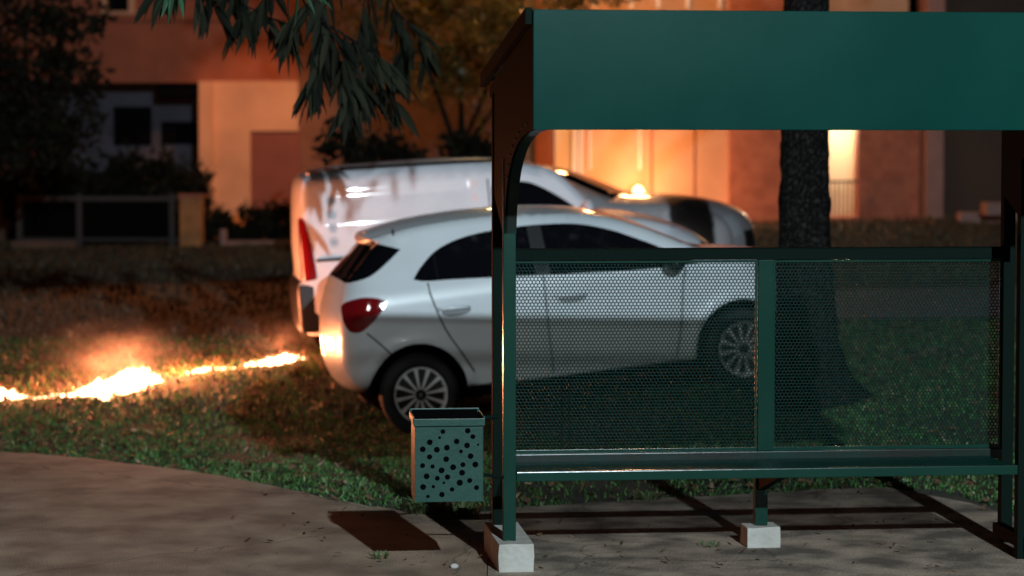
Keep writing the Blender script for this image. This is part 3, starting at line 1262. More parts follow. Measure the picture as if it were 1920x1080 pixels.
# underbody and bumper underside
mb = MB().box(-.30, 3.2, -.74, .74, .22, .30)
mb.build("underbody", M_gap, hb)
for sg in (-1, 1):
    for wx in (.01, 2.624):
        wheel(hb, wx, sg * (.86 - .085), .305, .308, .19, .205, 12, sg)
        arch_liner(hb, wx, .305, .386, .80, sg)
for sg in (-1, 1):
    for hx in (.345, 1.27):
        mb = MB()
        zc = .905 if hx < 1 else .885
        yb_ = sg * (float(hs.W([(hx, zc)])[0]) + .004)
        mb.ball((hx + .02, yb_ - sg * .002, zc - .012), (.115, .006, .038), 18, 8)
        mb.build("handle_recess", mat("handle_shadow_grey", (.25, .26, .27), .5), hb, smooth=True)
        mb = MB()
        pts = [(hx - .13, yb_, zc + .022), (hx - .09, yb_ + sg * .022, zc + .020), (hx, yb_ + sg * .030, zc + .017), (hx + .09, yb_ + sg * .022, zc + .012), (hx + .125, yb_, zc + .008)]
        mb.tube(pts, [.010, .017, .018, .017, .010], 8)
        mb.build("door_handle", M_white, hb, smooth=True)
    mb = MB()
    mb.ball((2.10, sg * 1.00, 1.04), (.085, .115, .075), 16, 10)
    mb.tube([(2.13, sg * .84, 1.02), (2.11, sg * .93, 1.02)], .03, 8)
    mb.build("side_mirror", M_black, hb, smooth=True)
mb = MB().tube([(-.015, -.60, 1.50), (-.005, -.55, 1.545)], .005, 6)
mb.build("spoiler_gap", M_gap, hb)
# wiper and rear plate
MB().box(-.575, -.562, -.22, .22, .68, .80).build("number_plate", mat("plate_white", (.6, .6, .6), .5), hb)
# mud coloured interior floor keeps the cabin closed

# ---------------------------------------------------------------- white van behind
VW = .84
t, p = R(8), R(4)
Yv = Vector((-math.sin(t), math.cos(t), 0))
vn, _, _, _ = car_root("small_van", Vector((-1.80, 21.3, .10)) + Yv * VW, 8, 4, "silvery white windowless cargo van parked beyond the white hatchback", "van")
vtop = [(.06, .30), (-.03, .36), (-.05, .50), (-.045, .74), (.005, .82), (.005, 1.10), (.02, 1.40), (.045, 1.62), (.095, 1.715), (.20, 1.745), (.476, 1.760), (1.2, 1.765), (1.836, 1.735),
        (2.137, 1.685), (2.36, 1.60), (2.56, 1.40), (2.74, 1.215), (2.90, 1.165), (3.15, 1.12), (3.50, 1.0), (3.76, .84), (3.86, .66), (3.87, .48), (3.82, .34), (3.75, .29)]
v_prof = crom(vtop, 5)
v_out = np.vstack([v_prof, np.array([(3.6, .28), (2.6, .27), (1.2, .27), (.3, .28)])])


def v_wf(x, z):
    w_ = np.interp(z, [.2, .3, .5, .9, 1.25, 1.70, 1.8], [.79, .82, .84, .84, .82, .735, .71])
    w_ = w_ - .06 * np.clip((x - 2.9) / 1.0, 0, 1) ** 2 - .02 * np.clip((.3 - x) / .3, 0, 1) ** 2
    for cx in (.72, 3.15):
        d = np.sqrt((x - cx) ** 2 + (z - .30) ** 2)
        w_ = w_ + .022 * np.exp(-((d - .42) / .05) ** 2)
    # pressed panel on the cargo side
    w_ = w_ - .012 * (np.clip((x - .28) / .03, 0, 1) * np.clip((1.60 - x) / .03, 0, 1) * np.clip((z - 1.02) / .03, 0, 1) * np.clip((1.58 - z) / .03, 0, 1))
    return w_


def v_rad(x, z):
    if z < .30 and .1 < x < 4.1:
        return .03
    if x < .1:
        return .07
    if x > 3.5:
        return .30
    if x > 2.7:
        return .12
    if x > 2.2:
        return .07
    return .11


vs_ = CarShape(v_out, v_rad, v_wf)
vwin = crom([(1.76, 1.29, 1), (1.75, 1.50), (1.84, 1.545), (2.04, 1.54), (2.18, 1.49), (2.37, 1.371), (2.53, 1.245, 1), (2.28, 1.255), (2.0, 1.275)], 4, True)
vdoor = crom([(1.72, 1.60, 1), (1.72, 1.0), (1.74, .36, 1), (2.55, .34, 1), (2.70, .7), (2.66, 1.08), (2.58, 1.20, 1), (2.42, 1.36), (2.22, 1.525, 1), (2.0, 1.61)], 4, True)
vtail = crom([(.008, 1.37, 1), (.05, 1.33), (.075, 1.22), (.105, 1.05), (.125, .83), (.10, .80, 1), (.02, .79, 1), (.012, 1.1)], 4, True)
res = build_side(vs_, [("cab_door", M_van, vdoor, 0), ("cab_window", M_glass, vwin, .006), ("tail_light", M_red, vtail, -.003)],
                 [hole_ring(.72, .30, .39, -12, 192), hole_ring(3.15, .30, .39, -12, 192)],
                 [gq((1.72, 1.58), (1.72, 1.0), (1.735, .38)), gq((2.56, .36), (2.71, .70), (2.67, 1.06), (2.60, 1.15)), gq((.30, .98), (1.0, .975), (1.70, .97))],
                 vn, None, M_van, .07)
emit_car_parts(res, vn, None)
strip(vs_, v_prof, lambda x, z: .035 if x < 2.3 else .05, vn,
      [("windshield", M_glass, lambda x, z, t: 2.20 < x < 2.72 and z > 1.22 and abs(t) < .86),
       ("tail_light", M_red, lambda x, z, t: x < .1 and .80 < z < 1.36 and abs(t) > .86),
       ("rear_bumper", M_black, lambda x, z, t: x < .1 and z < .78),
       ("headlight", M_clear, lambda x, z, t: x > 3.4 and .70 < z < .92 and abs(t) > .62),
       ("grille", M_black, lambda x, z, t: x > 3.75 and .4 < z < .72 and abs(t) < .6)], M_van)
MB().box(.1, 3.7, -.74, .74, .2, .26).build("underbody", M_gap, vn)
for sg in (-1, 1):
    for wx in (.72, 3.15):
        wheel(vn, wx, sg * (.84 - .085), .30, .305, .18, .19, 8, sg)
        arch_liner(vn, wx, .30, .39, .79, sg)
    MB().box(.13, 1.70, sg * .846 - .008, sg * .846 + .008, .955, .985).build("sliding_door_rail", M_black, vn)
    mb = MB()
    mb.box(-.045, .14, sg * .800 - .03, sg * .800 + .03, .33, .76)
    mb.build("bumper_corner", M_black, vn, bevel=.02)
    mb = MB()
    mb.ball((2.58, sg * .99, 1.25), (.06, .10, .10), 14, 9)
    mb.tube([(2.58, sg * .82, 1.23), (2.58, sg * .93, 1.23)], .03, 8)
    mr = mb.build("side_mirror", M_van, vn, smooth=True)
    MB().ball((2.625, sg * 1.02, 1.24), (.025, .05, .02), 10, 6).build("orange_glint", M_orange_glint, mr, smooth=True)  # orange lamp reflection painted as a small blob on the mirror
    MB().tube([(.4, sg * .70, 1.772), (2.0, sg * .70, 1.748)], .012, 6).build("roof_seam", M_black, vn)
mb = MB()
mb.tube([(-.012, .02, .85), (-.005, .02, 1.25), (.02, .02, 1.60)], .006, 6)
mb.build("rear_door_gap", M_gap, vn)


# ---------------------------------------------------------------- silver car beyond the van, nose towards the street
M_silver = mat("silver_grey_paint", (0.55, 0.50, 0.51), 0.34, 0.2, coat=.7)
t = R(-17)
fx3 = Vector((1.95, 24.0, 0)) - Vector((math.cos(t), math.sin(t), 0)) * 4.0
sv, _, _, _ = car_root("parked_car", Vector((fx3.x, fx3.y, .38)) + Vector((-math.sin(t), math.cos(t), 0)) * .87, -17, 1,
                       "silver grey car with a long bonnet, half hidden beyond the white van", "car")
stop = [(.06, .32), (-.02, .45), (-.03, .75), (.04, .95), (.12, 1.05), (.30, 1.32), (.50, 1.45), (.9, 1.50), (1.5, 1.505), (1.95, 1.475), (2.30, 1.40), (2.70, 1.24), (2.98, 1.125, 1), (3.10, 1.115),
        (3.5, 1.10), (3.85, 1.04), (4.08, .95), (4.19, .82), (4.22, .60), (4.20, .42), (4.10, .30)]
s_prof = crom(stop, 5)
s_out = np.vstack([s_prof, np.array([(3.8, .29), (2.5, .28), (1.2, .28), (.3, .29)])])


def s_wf(x, z):
    w_ = np.interp(z, [.2, .3, .6, .9, 1.02, 1.45, 1.55], [.80, .82, .86, .87, .84, .66, .62])
    w_ = w_ - .05 * np.clip((x - 3.3) / .9, 0, 1) ** 2
    for cx in (.85, 3.42):
        d = np.sqrt((x - cx) ** 2 + (z - .32) ** 2)
        w_ = w_ + .02 * np.exp(-((d - .42) / .05) ** 2)
    return w_


def s_rad(x, z):
    if z < .30:
        return .03
    if x < .3:
        return .2
    if x > 3.8:
        return .26
    if x > 2.9:
        return .10
    return .09


ss = CarShape(s_out, s_rad, s_wf)
swin = crom([(.42, 1.08, 1), (.55, 1.27), (.80, 1.40), (1.3, 1.43), (1.9, 1.41), (2.2, 1.34), (2.55, 1.18), (2.74, 1.06, 1), (2.0, 1.05), (1.2, 1.06)], 4, True)
res = build_side(ss, [("rear_window_side", M_glass, cutx(swin, -9, 1.45), .006), ("window_pillar", M_black, cutx(swin, 1.45, 1.53), .003), ("front_window_side", M_glass, cutx(swin, 1.53, 9), .006)],
                 [hole_ring(.85, .32, .39, -12, 192), hole_ring(3.42, .32, .39, -12, 192)],
                 [gq((1.50, 1.04), (1.48, .7), (1.50, .34)), gq((2.62, .34), (2.74, .7), (2.72, 1.03))], sv, None, M_silver, .07)
emit_car_parts(res, sv, None)
strip(ss, s_prof, lambda x, z: .045 if x < 2.9 else .075, sv,
      [("windshield", M_glass, lambda x, z, t: 2.0 < x < 2.96 and z > 1.13 and abs(t) < .90),
       ("rear_window", M_glass, lambda x, z, t: .12 < x < .5 and z > 1.07 and abs(t) < .88),
       ("headlight", M_clear, lambda x, z, t: x > 4.0 and .74 < z < .93 and abs(t) > .58),
       ("grille", M_black, lambda x, z, t: x > 4.1 and .45 < z < .80 and abs(t) < .5)], M_silver)
MB().box(.1, 4.0, -.74, .74, .2, .26).build("underbody", M_gap, sv)
for sg in (-1, 1):
    for wx in (.85, 3.42):
        wheel(sv, wx, sg * (.86 - .085), .32, .32, .19, .21, 10, sg)
        arch_liner(sv, wx, .32, .39, .80, sg)
    mb = MB().ball((2.62, sg * 1.0, 1.08), (.06, .11, .075), 14, 9)
    mb.tube([(2.64, sg * .84, 1.06), (2.63, sg * .93, 1.06)], .03, 8)
    mb.build("side_mirror", M_silver, sv, smooth=True)


# ================================================================== TREE BY THE SHELTER
def knobbly_trunk(name, base, top_, rfun, m, parent, n=40, rows=70, amp=.018):
    base, top_ = Vector(base), Vector(top_)
    V, Q = [], []
    for j in range(rows + 1):
        t = j / rows
        c = base.lerp(top_, t)
        for k in range(n):
            a = 2 * math.pi * k / n
            r_ = rfun(t, a)
            q = Vector((math.cos(a) * r_, math.sin(a) * r_, 0)) + c
            s = Vector((math.cos(a) * 5, math.sin(a) * 5, q.z * 2.2))
            d = amp * (noise.noise(s * 1.6) + .6 * noise.noise(s * 4.5) + .3 * noise.noise(s * 9))
            # vertical bark ridges
            d += amp * .35 * math.sin(a * 17 + 3 * noise.noise(Vector((a, q.z * 2, 0))))
            V.append(tuple(q + Vector((math.cos(a), math.sin(a), 0)) * d))
    for j in range(rows):
        for k in range(n):
            k2 = (k + 1) % n
            Q.append((j * n + k, j * n + k2, (j + 1) * n + k2, (j + 1) * n + k))
    return fast_mesh(name, np.array(V) , np.array(Q), m, parent, True)


def leaf_cloud(name, blobs, n, size, m, parent=None, aspect=.42, droop=0.0, off=Vector((0, 0, 0))):
    """blobs: (centre, radii, weight); leaves of six corners each, scattered in lumpy volumes"""
    C_, D_, S_ = [], [], []
    wts = np.array([b[2] for b in blobs], float)
    wts /= wts.sum()
    for (c, r_, _), w_ in zip(blobs, wts):
        k = int(n * w_)
        # sub-clumps inside the blob
        nc = max(3, k // 45)
        d = rng.normal(size=(nc, 3))
        d /= np.linalg.norm(d, axis=1)[:, None]
        sub = np.array(c) + d * np.array(r_) * (rng.uniform(.25, 1.0, nc) ** .5)[:, None]
        idx = rng.integers(0, nc, k)
        q = sub[idx] + rng.normal(size=(k, 3)) * np.array(r_) * .16
        C_.append(q)
    C_ = np.concatenate(C_)
    k = len(C_)
    A = rng.normal(size=(k, 3))
    A[:, 2] -= droop * 2.5
    A /= np.linalg.norm(A, axis=1)[:, None]
    B = np.cross(A, rng.normal(size=(k, 3)))
    B /= np.linalg.norm(B, axis=1)[:, None]
    Nn = np.cross(A, B)
    s = size * rng.uniform(.6, 1.3, k)[:, None]
    V = np.empty((k, 6, 3))
    for j, (u, v, c) in enumerate([(0, 0, 0), (.35, .5, .05), (.75, .35, .02), (1, 0, -.06), (.75, -.35, .02), (.35, -.5, .05)]):
        V[:, j] = C_ + A * s * u + B * s * v * aspect + Nn * s * c
    V = V - np.array(off)
    return fast_mesh(name, V.reshape(-1, 3), np.arange(k * 6).reshape(k, 6), m, parent)


m_leaf = translucent(island_var(mat("green_leaf", (0.03, 0.08, 0.04), 0.42, spec=.4), (0.015, 0.045, 0.022), (0.05, 0.12, 0.06)), .3)
m_leaf_dark = translucent(island_var(mat("shaded_leaf", (0.02, 0.03, 0.015), 0.8, spec=.15), (0.006, 0.008, 0.005), (0.024, 0.026, 0.014)), .2)  # leaf green darkened, shade and silhouette put into the colour
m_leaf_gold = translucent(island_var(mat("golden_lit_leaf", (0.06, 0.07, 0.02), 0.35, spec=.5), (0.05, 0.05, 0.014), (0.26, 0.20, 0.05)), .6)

tb = Vector((2.20, 18.15, th(2.20, 18.15) - .03))
tr_ = tag(empty("shade_tree", tb), "rough barked tree trunk standing behind the right half of the shelter", "tree")
L_ = 3.3


def rf(t, a):
    z = t * L_
    flare = .20 * math.exp(-z / .20) * (1 + .35 * math.sin(3 * a + 1) + .5 * math.cos(a)) + .07 * math.exp(-z / .7) * (1 + .6 * math.cos(a))
    return .196 - .012 * z + flare


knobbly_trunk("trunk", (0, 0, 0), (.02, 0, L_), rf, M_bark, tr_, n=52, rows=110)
mb = MB()
for tip in ((.2, -4.6, 3.9), (-1.6, -1.5, 5.9), (1.3, -1.0, 5.6), (-.3, .9, 5.9), (.4, -2.6, 5.2), (2.0, 1.0, 5.0)):
    a = Vector((.02, 0, 3.15))
    b = Vector(tip)
    mid = a.lerp(b, .5) + Vector((0, 0, .25))
    mb.tube([a, a.lerp(mid, .5) + Vector((0, 0, .1)), mid, b], [.12, .10, .07, .03], 8)
mb.build("limb", M_bark, tr_, smooth=True)
# crown: low clumps hang out towards the street, above the shelter roof
leaf_cloud("crown", [((2.0, 14.5, 6.6), (1.2, 1.2, .6), 2), ((3.2, 17, 6.0), (1.6, 1.5, .9), 2), ((.6, 17.4, 5.9), (1.3, 1.2, .6), 1.2)],
           5200, .13, m_leaf, tr_, off=tb)


# ---------------------------------------------------------------- leafy branch hanging over the van
def lance_leaf(V, Q, p, d, L, wd, nrm):
    d = d.normalized()
    side = d.cross(nrm)
    if side.length < 1e-3:
        side = d.cross(Vector((1, 0, 0)))
    side.normalize()
    nn = side.cross(d)
    k = len(V)
    prof = [(0, .06), (.2, .62), (.45, 1.0), (.7, .8), (.9, .35)]
    for t, ww in prof:
        c = p + d * L * t + Vector((0, 0, -1)) * L * .22 * t * t
        V.append(c - side * wd * ww + nn * wd * .25)
        V.append(c)
        V.append(c + side * wd * ww + nn * wd * .25)
    V.append(p + d * L + Vector((0, 0, -1)) * L * .25)
    for i in range(len(prof) - 1):
        a = k + i * 3
        Q.append((a, a + 3, a + 4, a + 1))
        Q.append((a + 1, a + 4, a + 5, a + 2))
    a = k + (len(prof) - 1) * 3
    e = len(V) - 1
    Q.append((a, e, a + 1))
    Q.append((a + 1, e, a + 2))


def branch(name, stems, label, group, m, L=.2, wd=.017, step=.05, per=3):
    root = stems[0][0]
    e = tag(empty(name, root), label, "branch", group)
    mb = MB()
    V, Q = [], []
    for pts in stems:
        pts = [Vector(p) for p in pts]
        P = []
        for i in range(len(pts) - 1):
            for k in range(4):
                P.append(pts[i].lerp(pts[i + 1], k / 4))
        P.append(pts[-1])
        mb.tube([q - root for q in P], [.010 * (1 - .8 * i / len(P)) for i in range(len(P))], 6)
        tot = sum((P[i + 1] - P[i]).length for i in range(len(P) - 1))
        n = max(3, int(tot / step))
        for i in range(n + 1):
            t = (i / n) ** .75
            f = t * (len(P) - 1)
            j = min(int(f), len(P) - 2)
            q = P[j].lerp(P[j + 1], f - j)
            tan = (P[j + 1] - P[j]).normalized()
            for _ in range(per if t < .9 else per + 3):
                rd = Vector((random.gauss(0, 1), random.gauss(0, 1), random.gauss(0, .6)))
                d = (tan * .7 + rd.normalized() * .8 + Vector((0, 0, -.75)))
                lance_leaf(V, Q, q - root, d, L * random.uniform(.6, 1.15), wd * random.uniform(.8, 1.25), Vector((random.gauss(0, 1), random.gauss(0, 1), 1)))
    mb.build("stem", M_bark, e, smooth=True)
    me = bpy.data.meshes.new("foliage")
    me.from_pydata([tuple(v) for v in V], [], Q)
    me.shade_smooth()
    me.materials.append(m)
    o = bpy.data.objects.new("foliage", me)
    col.objects.link(o)
    o.parent = e
    return e


d1 = 15.8
GB = "leafy branches hanging in from the top of the picture"
branch("leafy_branch", [[at(640, -90, d1), at(600, 40, d1 + .1), at(600, 120, d1 + .1), at(590, 150, d1 + .1)],
                        [at(600, 30, d1), at(640, 90, d1), at(655, 150, d1), at(650, 195, d1)],
                        [at(600, 60, d1), at(640, 120, d1 + .2), at(690, 170, d1 + .3)],
                        [at(620, -20, d1), at(560, 20, d1 + .2), at(540, 60, d1 + .3)],
                        [at(620, 50, d1), at(700, 100, d1 + .3), at(730, 130, d1 + .3)]],
       "dense dark drooping branch with long leaves hanging lowest, over the van roof", GB, m_leaf_dark, .25, .026, .045, 3)
branch("leafy_branch", [[at(380, -110, d1 + .5), at(370, -50, d1 + .5), at(400, 10, d1 + .5)], [at(370, -60, d1 + .4), at(320, -45, d1 + .4), at(300, -25, d1 + .4)],
                        [at(420, -90, d1 + .6), at(450, -20, d1 + .6), at(455, 25, d1 + .6)], [at(450, -80, d1 + .6), at(510, -20, d1 + .6), at(480, 20, d1 + .6)],
                        [at(500, -80, d1 + .6), at(420, -10, d1 + .6), at(520, 40, d1 + .8)]],
       "shorter dark branch at the top in front of the orange wall", GB, m_leaf_dark, .26, .028, .055, 2)
branch("leafy_branch", [[at(700, -100, d1 + 1), at(740, 20, d1 + 1), at(760, 80, d1 + 1), at(755, 110, d1 + 1)], [at(720, -60, d1 + 1), at(680, 10, d1 + 1), at(690, 60, d1 + 1)],
                        [at(690, 40, d1 + 1), at(680, 120, d1 + 1), at(740, 190, d1 + 1)],
                        [at(740, 20, d1 + 1), at(790, 70, d1 + 1), at(800, 95, d1 + 1)]],
       "dark branch hanging closest to the shelter roof", GB, m_leaf_dark, .24, .027, .055, 2)
branch("leafy_branch", [[at(470, -140, 10.6), at(520, -60, 10.6), at(560, -30, 10.6)], [at(400, -160, 10.6), at(350, -70, 10.6), at(330, -40, 10.6)],
                        [at(300, -120, 10.6), at(330, -60, 10.6)]],
       "pale teal long leaves lit by the street lamp, poking in at the top edge", GB, m_leaf, .19, .013, .10, 2)
# higher branch whose shadow dapples the van side
branch("leafy_branch", [[Vector((.9, 13.9, 3.9)), Vector((.5, 13.6, 3.45)), Vector((.2, 13.5, 3.28))], [Vector((.8, 13.8, 3.7)), Vector((.3, 13.9, 3.5)), Vector((-.05, 13.7, 3.35))]],
       "high leafy branch above the frame that dapples the van side with shade", GB, m_leaf, .2, .018, .15, 1)


# ================================================================== BUILDINGS
D0 = 41.0


def wx_(px, d):
    return (px - 960) / 4500 * d


def wz_(py, d):
    return at(960, py, d).z


def pbox(mb, px0, px1, py0, py1, d, depth):
    """box whose street face spans these picture bounds at distance d"""
    return mb.box(wx_(px0, d), wx_(px1, d), d, d + depth, wz_(py1, d), wz_(py0, d))


def bpart(name, m, parent, rects, d, depth, bevel=0):
    mb = MB()
    for r_ in rects:
        pbox(mb, *r_, d, depth)
    return mb.build(name, m, parent, bevel=bevel, sub=Vector(parent.location))


M_plaster = mat("red_ochre_plaster", (0.30, 0.10, 0.055), 0.9, var=.16, scale=1.6, bump=.2, bscale=8)
M_plaster2 = mat("brown_plaster", (0.17, 0.085, 0.055), 0.9, var=.15, scale=1.6, bump=.2, bscale=8)
M_ochre = mat("ochre_plaster", (0.56, 0.34, 0.21), 0.9, var=.12, scale=1.2, bump=.15, bscale=8)
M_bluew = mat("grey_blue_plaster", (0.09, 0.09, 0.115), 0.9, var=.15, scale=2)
M_doorbr = mat("brown_door_paint", (0.18, 0.055, 0.035), 0.7, var=.1, scale=2)
M_cream = mat("cream_plaster", (0.72, 0.60, 0.42), 0.85, var=.05, scale=2)
M_stone = mat("rough_red_stone", (0.34, 0.115, 0.07), 0.9, c2=(0.46, 0.17, 0.10), scale=5, bump=.5, bscale=14)
M_pink = mat("pink_plaster", (0.36, 0.20, 0.17), 0.9, var=.1, scale=3)
M_iron = mat("dark_iron", (0.02, 0.018, 0.018), 0.5)
M_drkint = mat("dark_interior", (0.006, 0.005, 0.006), 0.9, spec=0)
M_metalp = mat("pale_painted_metal", (0.85, 0.78, 0.68), 0.4)

# left building
b1 = tag(empty("apartment_block", (wx_(300, 42), 42, .5)), "red ochre plaster apartment block with a dark ground floor recess on the left", "building")
# upper wall with real window opening
bpart("wall", M_plaster, b1, [(-700, 196, -420, 155), (252, 560, -420, 155), (196, 252, 28, 155), (196, 252, -420, -170)], 42, .35)
bpart("upper_wall", M_plaster2, b1, [(560, 1000, -420, 470)], 42.02, .35)
bpart("ledge", M_plaster, b1, [(40, 560, 30, 38)], 41.86, .14)
bpart("window_frame", M_ochre, b1, [(192, 204, -170, 27), (244, 256, -170, 27), (204, 244, 21, 27)], 41.93, .2)
bpart("window", M_glass, b1, [(204, 244, -170, 21)], 42.1, .03)
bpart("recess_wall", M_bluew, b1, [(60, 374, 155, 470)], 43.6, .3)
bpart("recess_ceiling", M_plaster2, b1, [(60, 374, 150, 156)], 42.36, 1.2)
bpart("recess_window", M_drkint, b1, [(215, 285, 200, 272)], 43.52, .06)
bpart("recess_window", M_drkint, b1, [(304, 372, 228, 270)], 43.52, .06)
bpart("awning", M_drkint, b1, [(298, 371, 156, 182)], 42.2, 1.0)
bpart("left_wall", M_plaster2, b1, [(-700, 60, 155, 480)], 42.01, .35)
bpart("side_pier", M_ochre, b1, [(374, 398, 152, 470)], 41.7, .3)
bpart("bright_wall", M_ochre, b1, [(398, 470, 152, 470), (470, 560, 152, 246)], 41.9, .1)
bpart("door", M_doorbr, b1, [(470, 562, 248, 440)], 41.96, .06)

# right building
b2 = tag(empty("ground_floor_block", (wx_(1200, 41), 41, .7)), "orange lit building front with pale door frames and a bright doorway, behind the shelter", "building")
bpart("wall", M_ochre, b2, [(1040, 1368, -160, 470), (985, 1040, -160, 470)], 41.2, .3)
bpart("dark_pillar", M_plaster, b2, [(1004, 1037, -160, 470)], 40.95, .25)
bpart("door_frame_and_glint", M_metalp, b2, [(1073, 1082, 60, 460)], 41.08, .12)
bpart("door_frame_and_glint", M_metalp, b2, [(1086, 1091, 60, 460)], 41.08, .12)
bpart("door_frame_and_glint", M_ochre, b2, [(1195, 1197, 60, 460), (1203, 1206, 60, 460)], 41.13, .07)
bpart("door_frame_and_glint", M_metalp, b2, [(1104, 1107, 60, 318)], 41.1, .04)  # slim pale strip, a painted highlight on the door front
bpart("door_frame_and_glint", M_metalp, b2, [(1198, 1201, 60, 318)], 41.1, .04)  # second painted highlight, narrow and pale between the frame edges
bpart("wall_join", M_plaster, b2, [(1219, 1223, 60, 460), (1300, 1302, 60, 460)], 41.17, .03)
bpart("door_panel", M_cream, b2, [(1040, 1073, 60, 460)], 41.12, .08)
bpart("door_panel", M_ochre, b2, [(1092, 1195, 60, 460)], 41.14, .06)
bpart("window_band", M_metalp, b2, [(1178, 1186, -160, 16), (1230, 1236, -160, 16), (1285, 1292, -160, 16), (1345, 1352, -160, 16)], 41.1, .1)
bpart("stone_pier", M_stone, b2, [(1368, 1478, -160, 470)], 40.9, .6)
# lit doorway: opening between two piers with the lit lobby wall behind
bpart("lobby_wall", M_cream, b2, [(1470, 1640, -160, 470)], 42.6, .2)
bpart("lobby_ceiling", M_cream, b2, [(1478, 1608, 60, 70)], 41.0, 1.6)
bpart("upper_wall", M_ochre, b2, [(1478, 1608, -160, 60), (1608, 1700, -160, 60)], 40.92, .4)
bpart("red_wall", M_stone, b2, [(1608, 1722, 60, 470)], 40.9, .5)
bpart("drain_pipe", M_pink, b2, [(1736, 1768, -160, 470)], 40.7, .3)
bpart("side_wall", M_plaster, b2, [(1722, 1736, -160, 470)], 40.95, .3)
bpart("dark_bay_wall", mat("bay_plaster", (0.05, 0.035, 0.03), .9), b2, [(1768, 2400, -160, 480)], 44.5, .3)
bpart("bay_wall", M_plaster2, b2, [(1768, 2400, -160, -60)], 40.9, .3)
bpart("floor_slab", M_stone, b2, [(1478, 1740, 408, 470)], 40.6, 2.0)
mb = MB()
for px in range(1552, 1608, 8):
    pbox(mb, px, px + 2.2, 342, 408, 40.7, .02)
pbox(mb, 1550, 1608, 338, 342, 40.69, .03)
rl = mb.build("entrance_railing", M_iron, None)
tag(rl, "thin iron railing in front of the brightly lit doorway", "railing")
# low wall and block at the far right
mb = MB()
pbox(mb, 1850, 1903, 380, 404, 38.0, .5)
tag(mb.build("masonry_block", M_pink, None, bevel=.02), "pinkish masonry block on the low kerb at the far right", "block")
mb = MB()
pbox(mb, 1800, 1960, 398, 440, 38.8, .3)
tag(mb.build("low_wall", M_pink, None, bevel=.02), "low pinkish garden wall in front of the dark bay", "wall")

# wall lamp whose light floods the orange front
lp = at(1198, 364, 40.4)
wl = tag(empty("wall_lamp", (lp.x, 40.95, lp.z)), "glowing lamp on the orange front just above the van bonnet", "lamp")
MB().ball((0, -.35, 0), (.10, .09, .13), 14, 9).build("lamp_globe", mat("lamp_glow", (1, .8, .5), .5, emit=(1, .62, .28), es=5), wl, smooth=True)
MB().tube([(0, .05, -.1), (0, -.2, -.16), (0, -.35, -.12)], .02, 8).build("lamp_arm", M_iron, wl)
light("wall_lamp_light", 'POINT', (lp.x, 39.9, lp.z + .1), 160, (1, .38, .14), .12)
light("wall_lamp_glow", 'POINT', (lp.x, 40.5, lp.z + .25), 34, (1, .50, .24), .1)
light("upper_sodium_light", 'POINT', (wx_(1180, 39), 38.2, 5.6), 300, (1, .42, .15), .2)
light("lobby_light", 'POINT', (wx_(1575, 42), 41.8, 2.75), 120, (1, .74, .48), .15)
light("left_front_light", 'SPOT', (wx_(520, 36), 36.5, 5.4), 800, (1, .33, .10), .2, (wx_(470, 42), 42, 2.2), 34, .6)
light("left_upper_light", 'POINT', (wx_(330, 37), 37.5, 6.0), 60, (1, .26, .11), .3)

# fences and the pillar
M_fence = mat("weathered_fence_metal", (0.04, 0.032, 0.03), 0.7)
fz = .55
fe = tag(empty("garden_fence", (wx_(180, 39.5), 39.5, fz)), "low dark railing fence between the dark hedge and the lawn", "fence")
bpart("rail", M_fence, fe, [(30, 335, 368, 377)], 39.5, .05)
bpart("rail", M_fence, fe, [(30, 335, 446, 452)], 39.5, .05)
for px in (36, 148, 322):
    bpart("post", M_fence, fe, [(px - 5, px + 5, 364, 462)], 39.45, .12)
bpart("infill", M_drkint, fe, [(41, 143, 378, 445), (153, 317, 378, 445)], 39.53, .01)
pl_ = tag(empty("gate_pillar", (wx_(357, 39.3), 39.3, fz)), "square orange lit masonry gate pillar at the end of the dark fence", "pillar")
bpart("shaft", mat("orange_pillar_plaster", (.42, .19, .07), .9, var=.2, scale=6, bump=.3), pl_, [(337, 377, 372, 468)], 39.2, .36)
bpart("cap", M_stone, pl_, [(334, 380, 364, 371)], 39.17, .42)
mb = MB()
pbox(mb, 20, 140, 452, 470, 39.3, .3)
tag(mb.build("kerb_wall", M_plaster2, None), "low kerb wall under the left part of the dark fence", "wall")
mb = MB()
pbox(mb, 420, 600, 452, 474, 39.3, .3)
tag(mb.build("kerb_wall", M_pink, None), "low kerb wall under the hedge, beside the orange pillar", "wall")
mb = MB()
pbox(mb, 412, 424, 430, 462, 39.2, .15)
tag(mb.build("bollard", M_pink, None, bevel=.02), "short pale bollard right of the orange pillar", "bollard")


def hedge(name, px0, px1, py0, py1, d, n, size, m, label, cat="hedge", thick=.8):
    c0 = at(px0, (py0 + py1) / 2, d)
    c1 = at(px1, (py0 + py1) / 2, d)
    hh = (wz_(py0, d) - wz_(py1, d)) / 2
    k = max(2, int((c1.x - c0.x) / (hh * 1.1)))
    blobs = []
    for i in range(k):
        c = c0.lerp(c1, (i + .5) / k)
        blobs.append(((c.x, c.y, c.z + random.uniform(-.1, .1)), ((c1.x - c0.x) / k * .7, thick / 2, hh * random.uniform(.85, 1.05)), 1))
    e = tag(empty(name, (c0.lerp(c1, .5).x, d, th(c0.x, d))), label, cat)
    leaf_cloud("foliage", blobs, n, size, m, e, off=Vector(e.location))
    return e


hedge("hedge", 385, 600, 388, 462, 40.2, 2200, .16, m_leaf_dark, "dark trimmed hedge in front of the orange wall and brown door")
hedge("hedge", 20, 380, 290, 455, 40.9, 6000, .18, m_leaf_dark, "tall black hedge behind the low railing fence", thick=1.0)
hedge("shrub", 585, 935, 235, 430, 32, 3000, .15, m_leaf_dark, "dark shrub showing above the van roof", "shrub", 1.4)


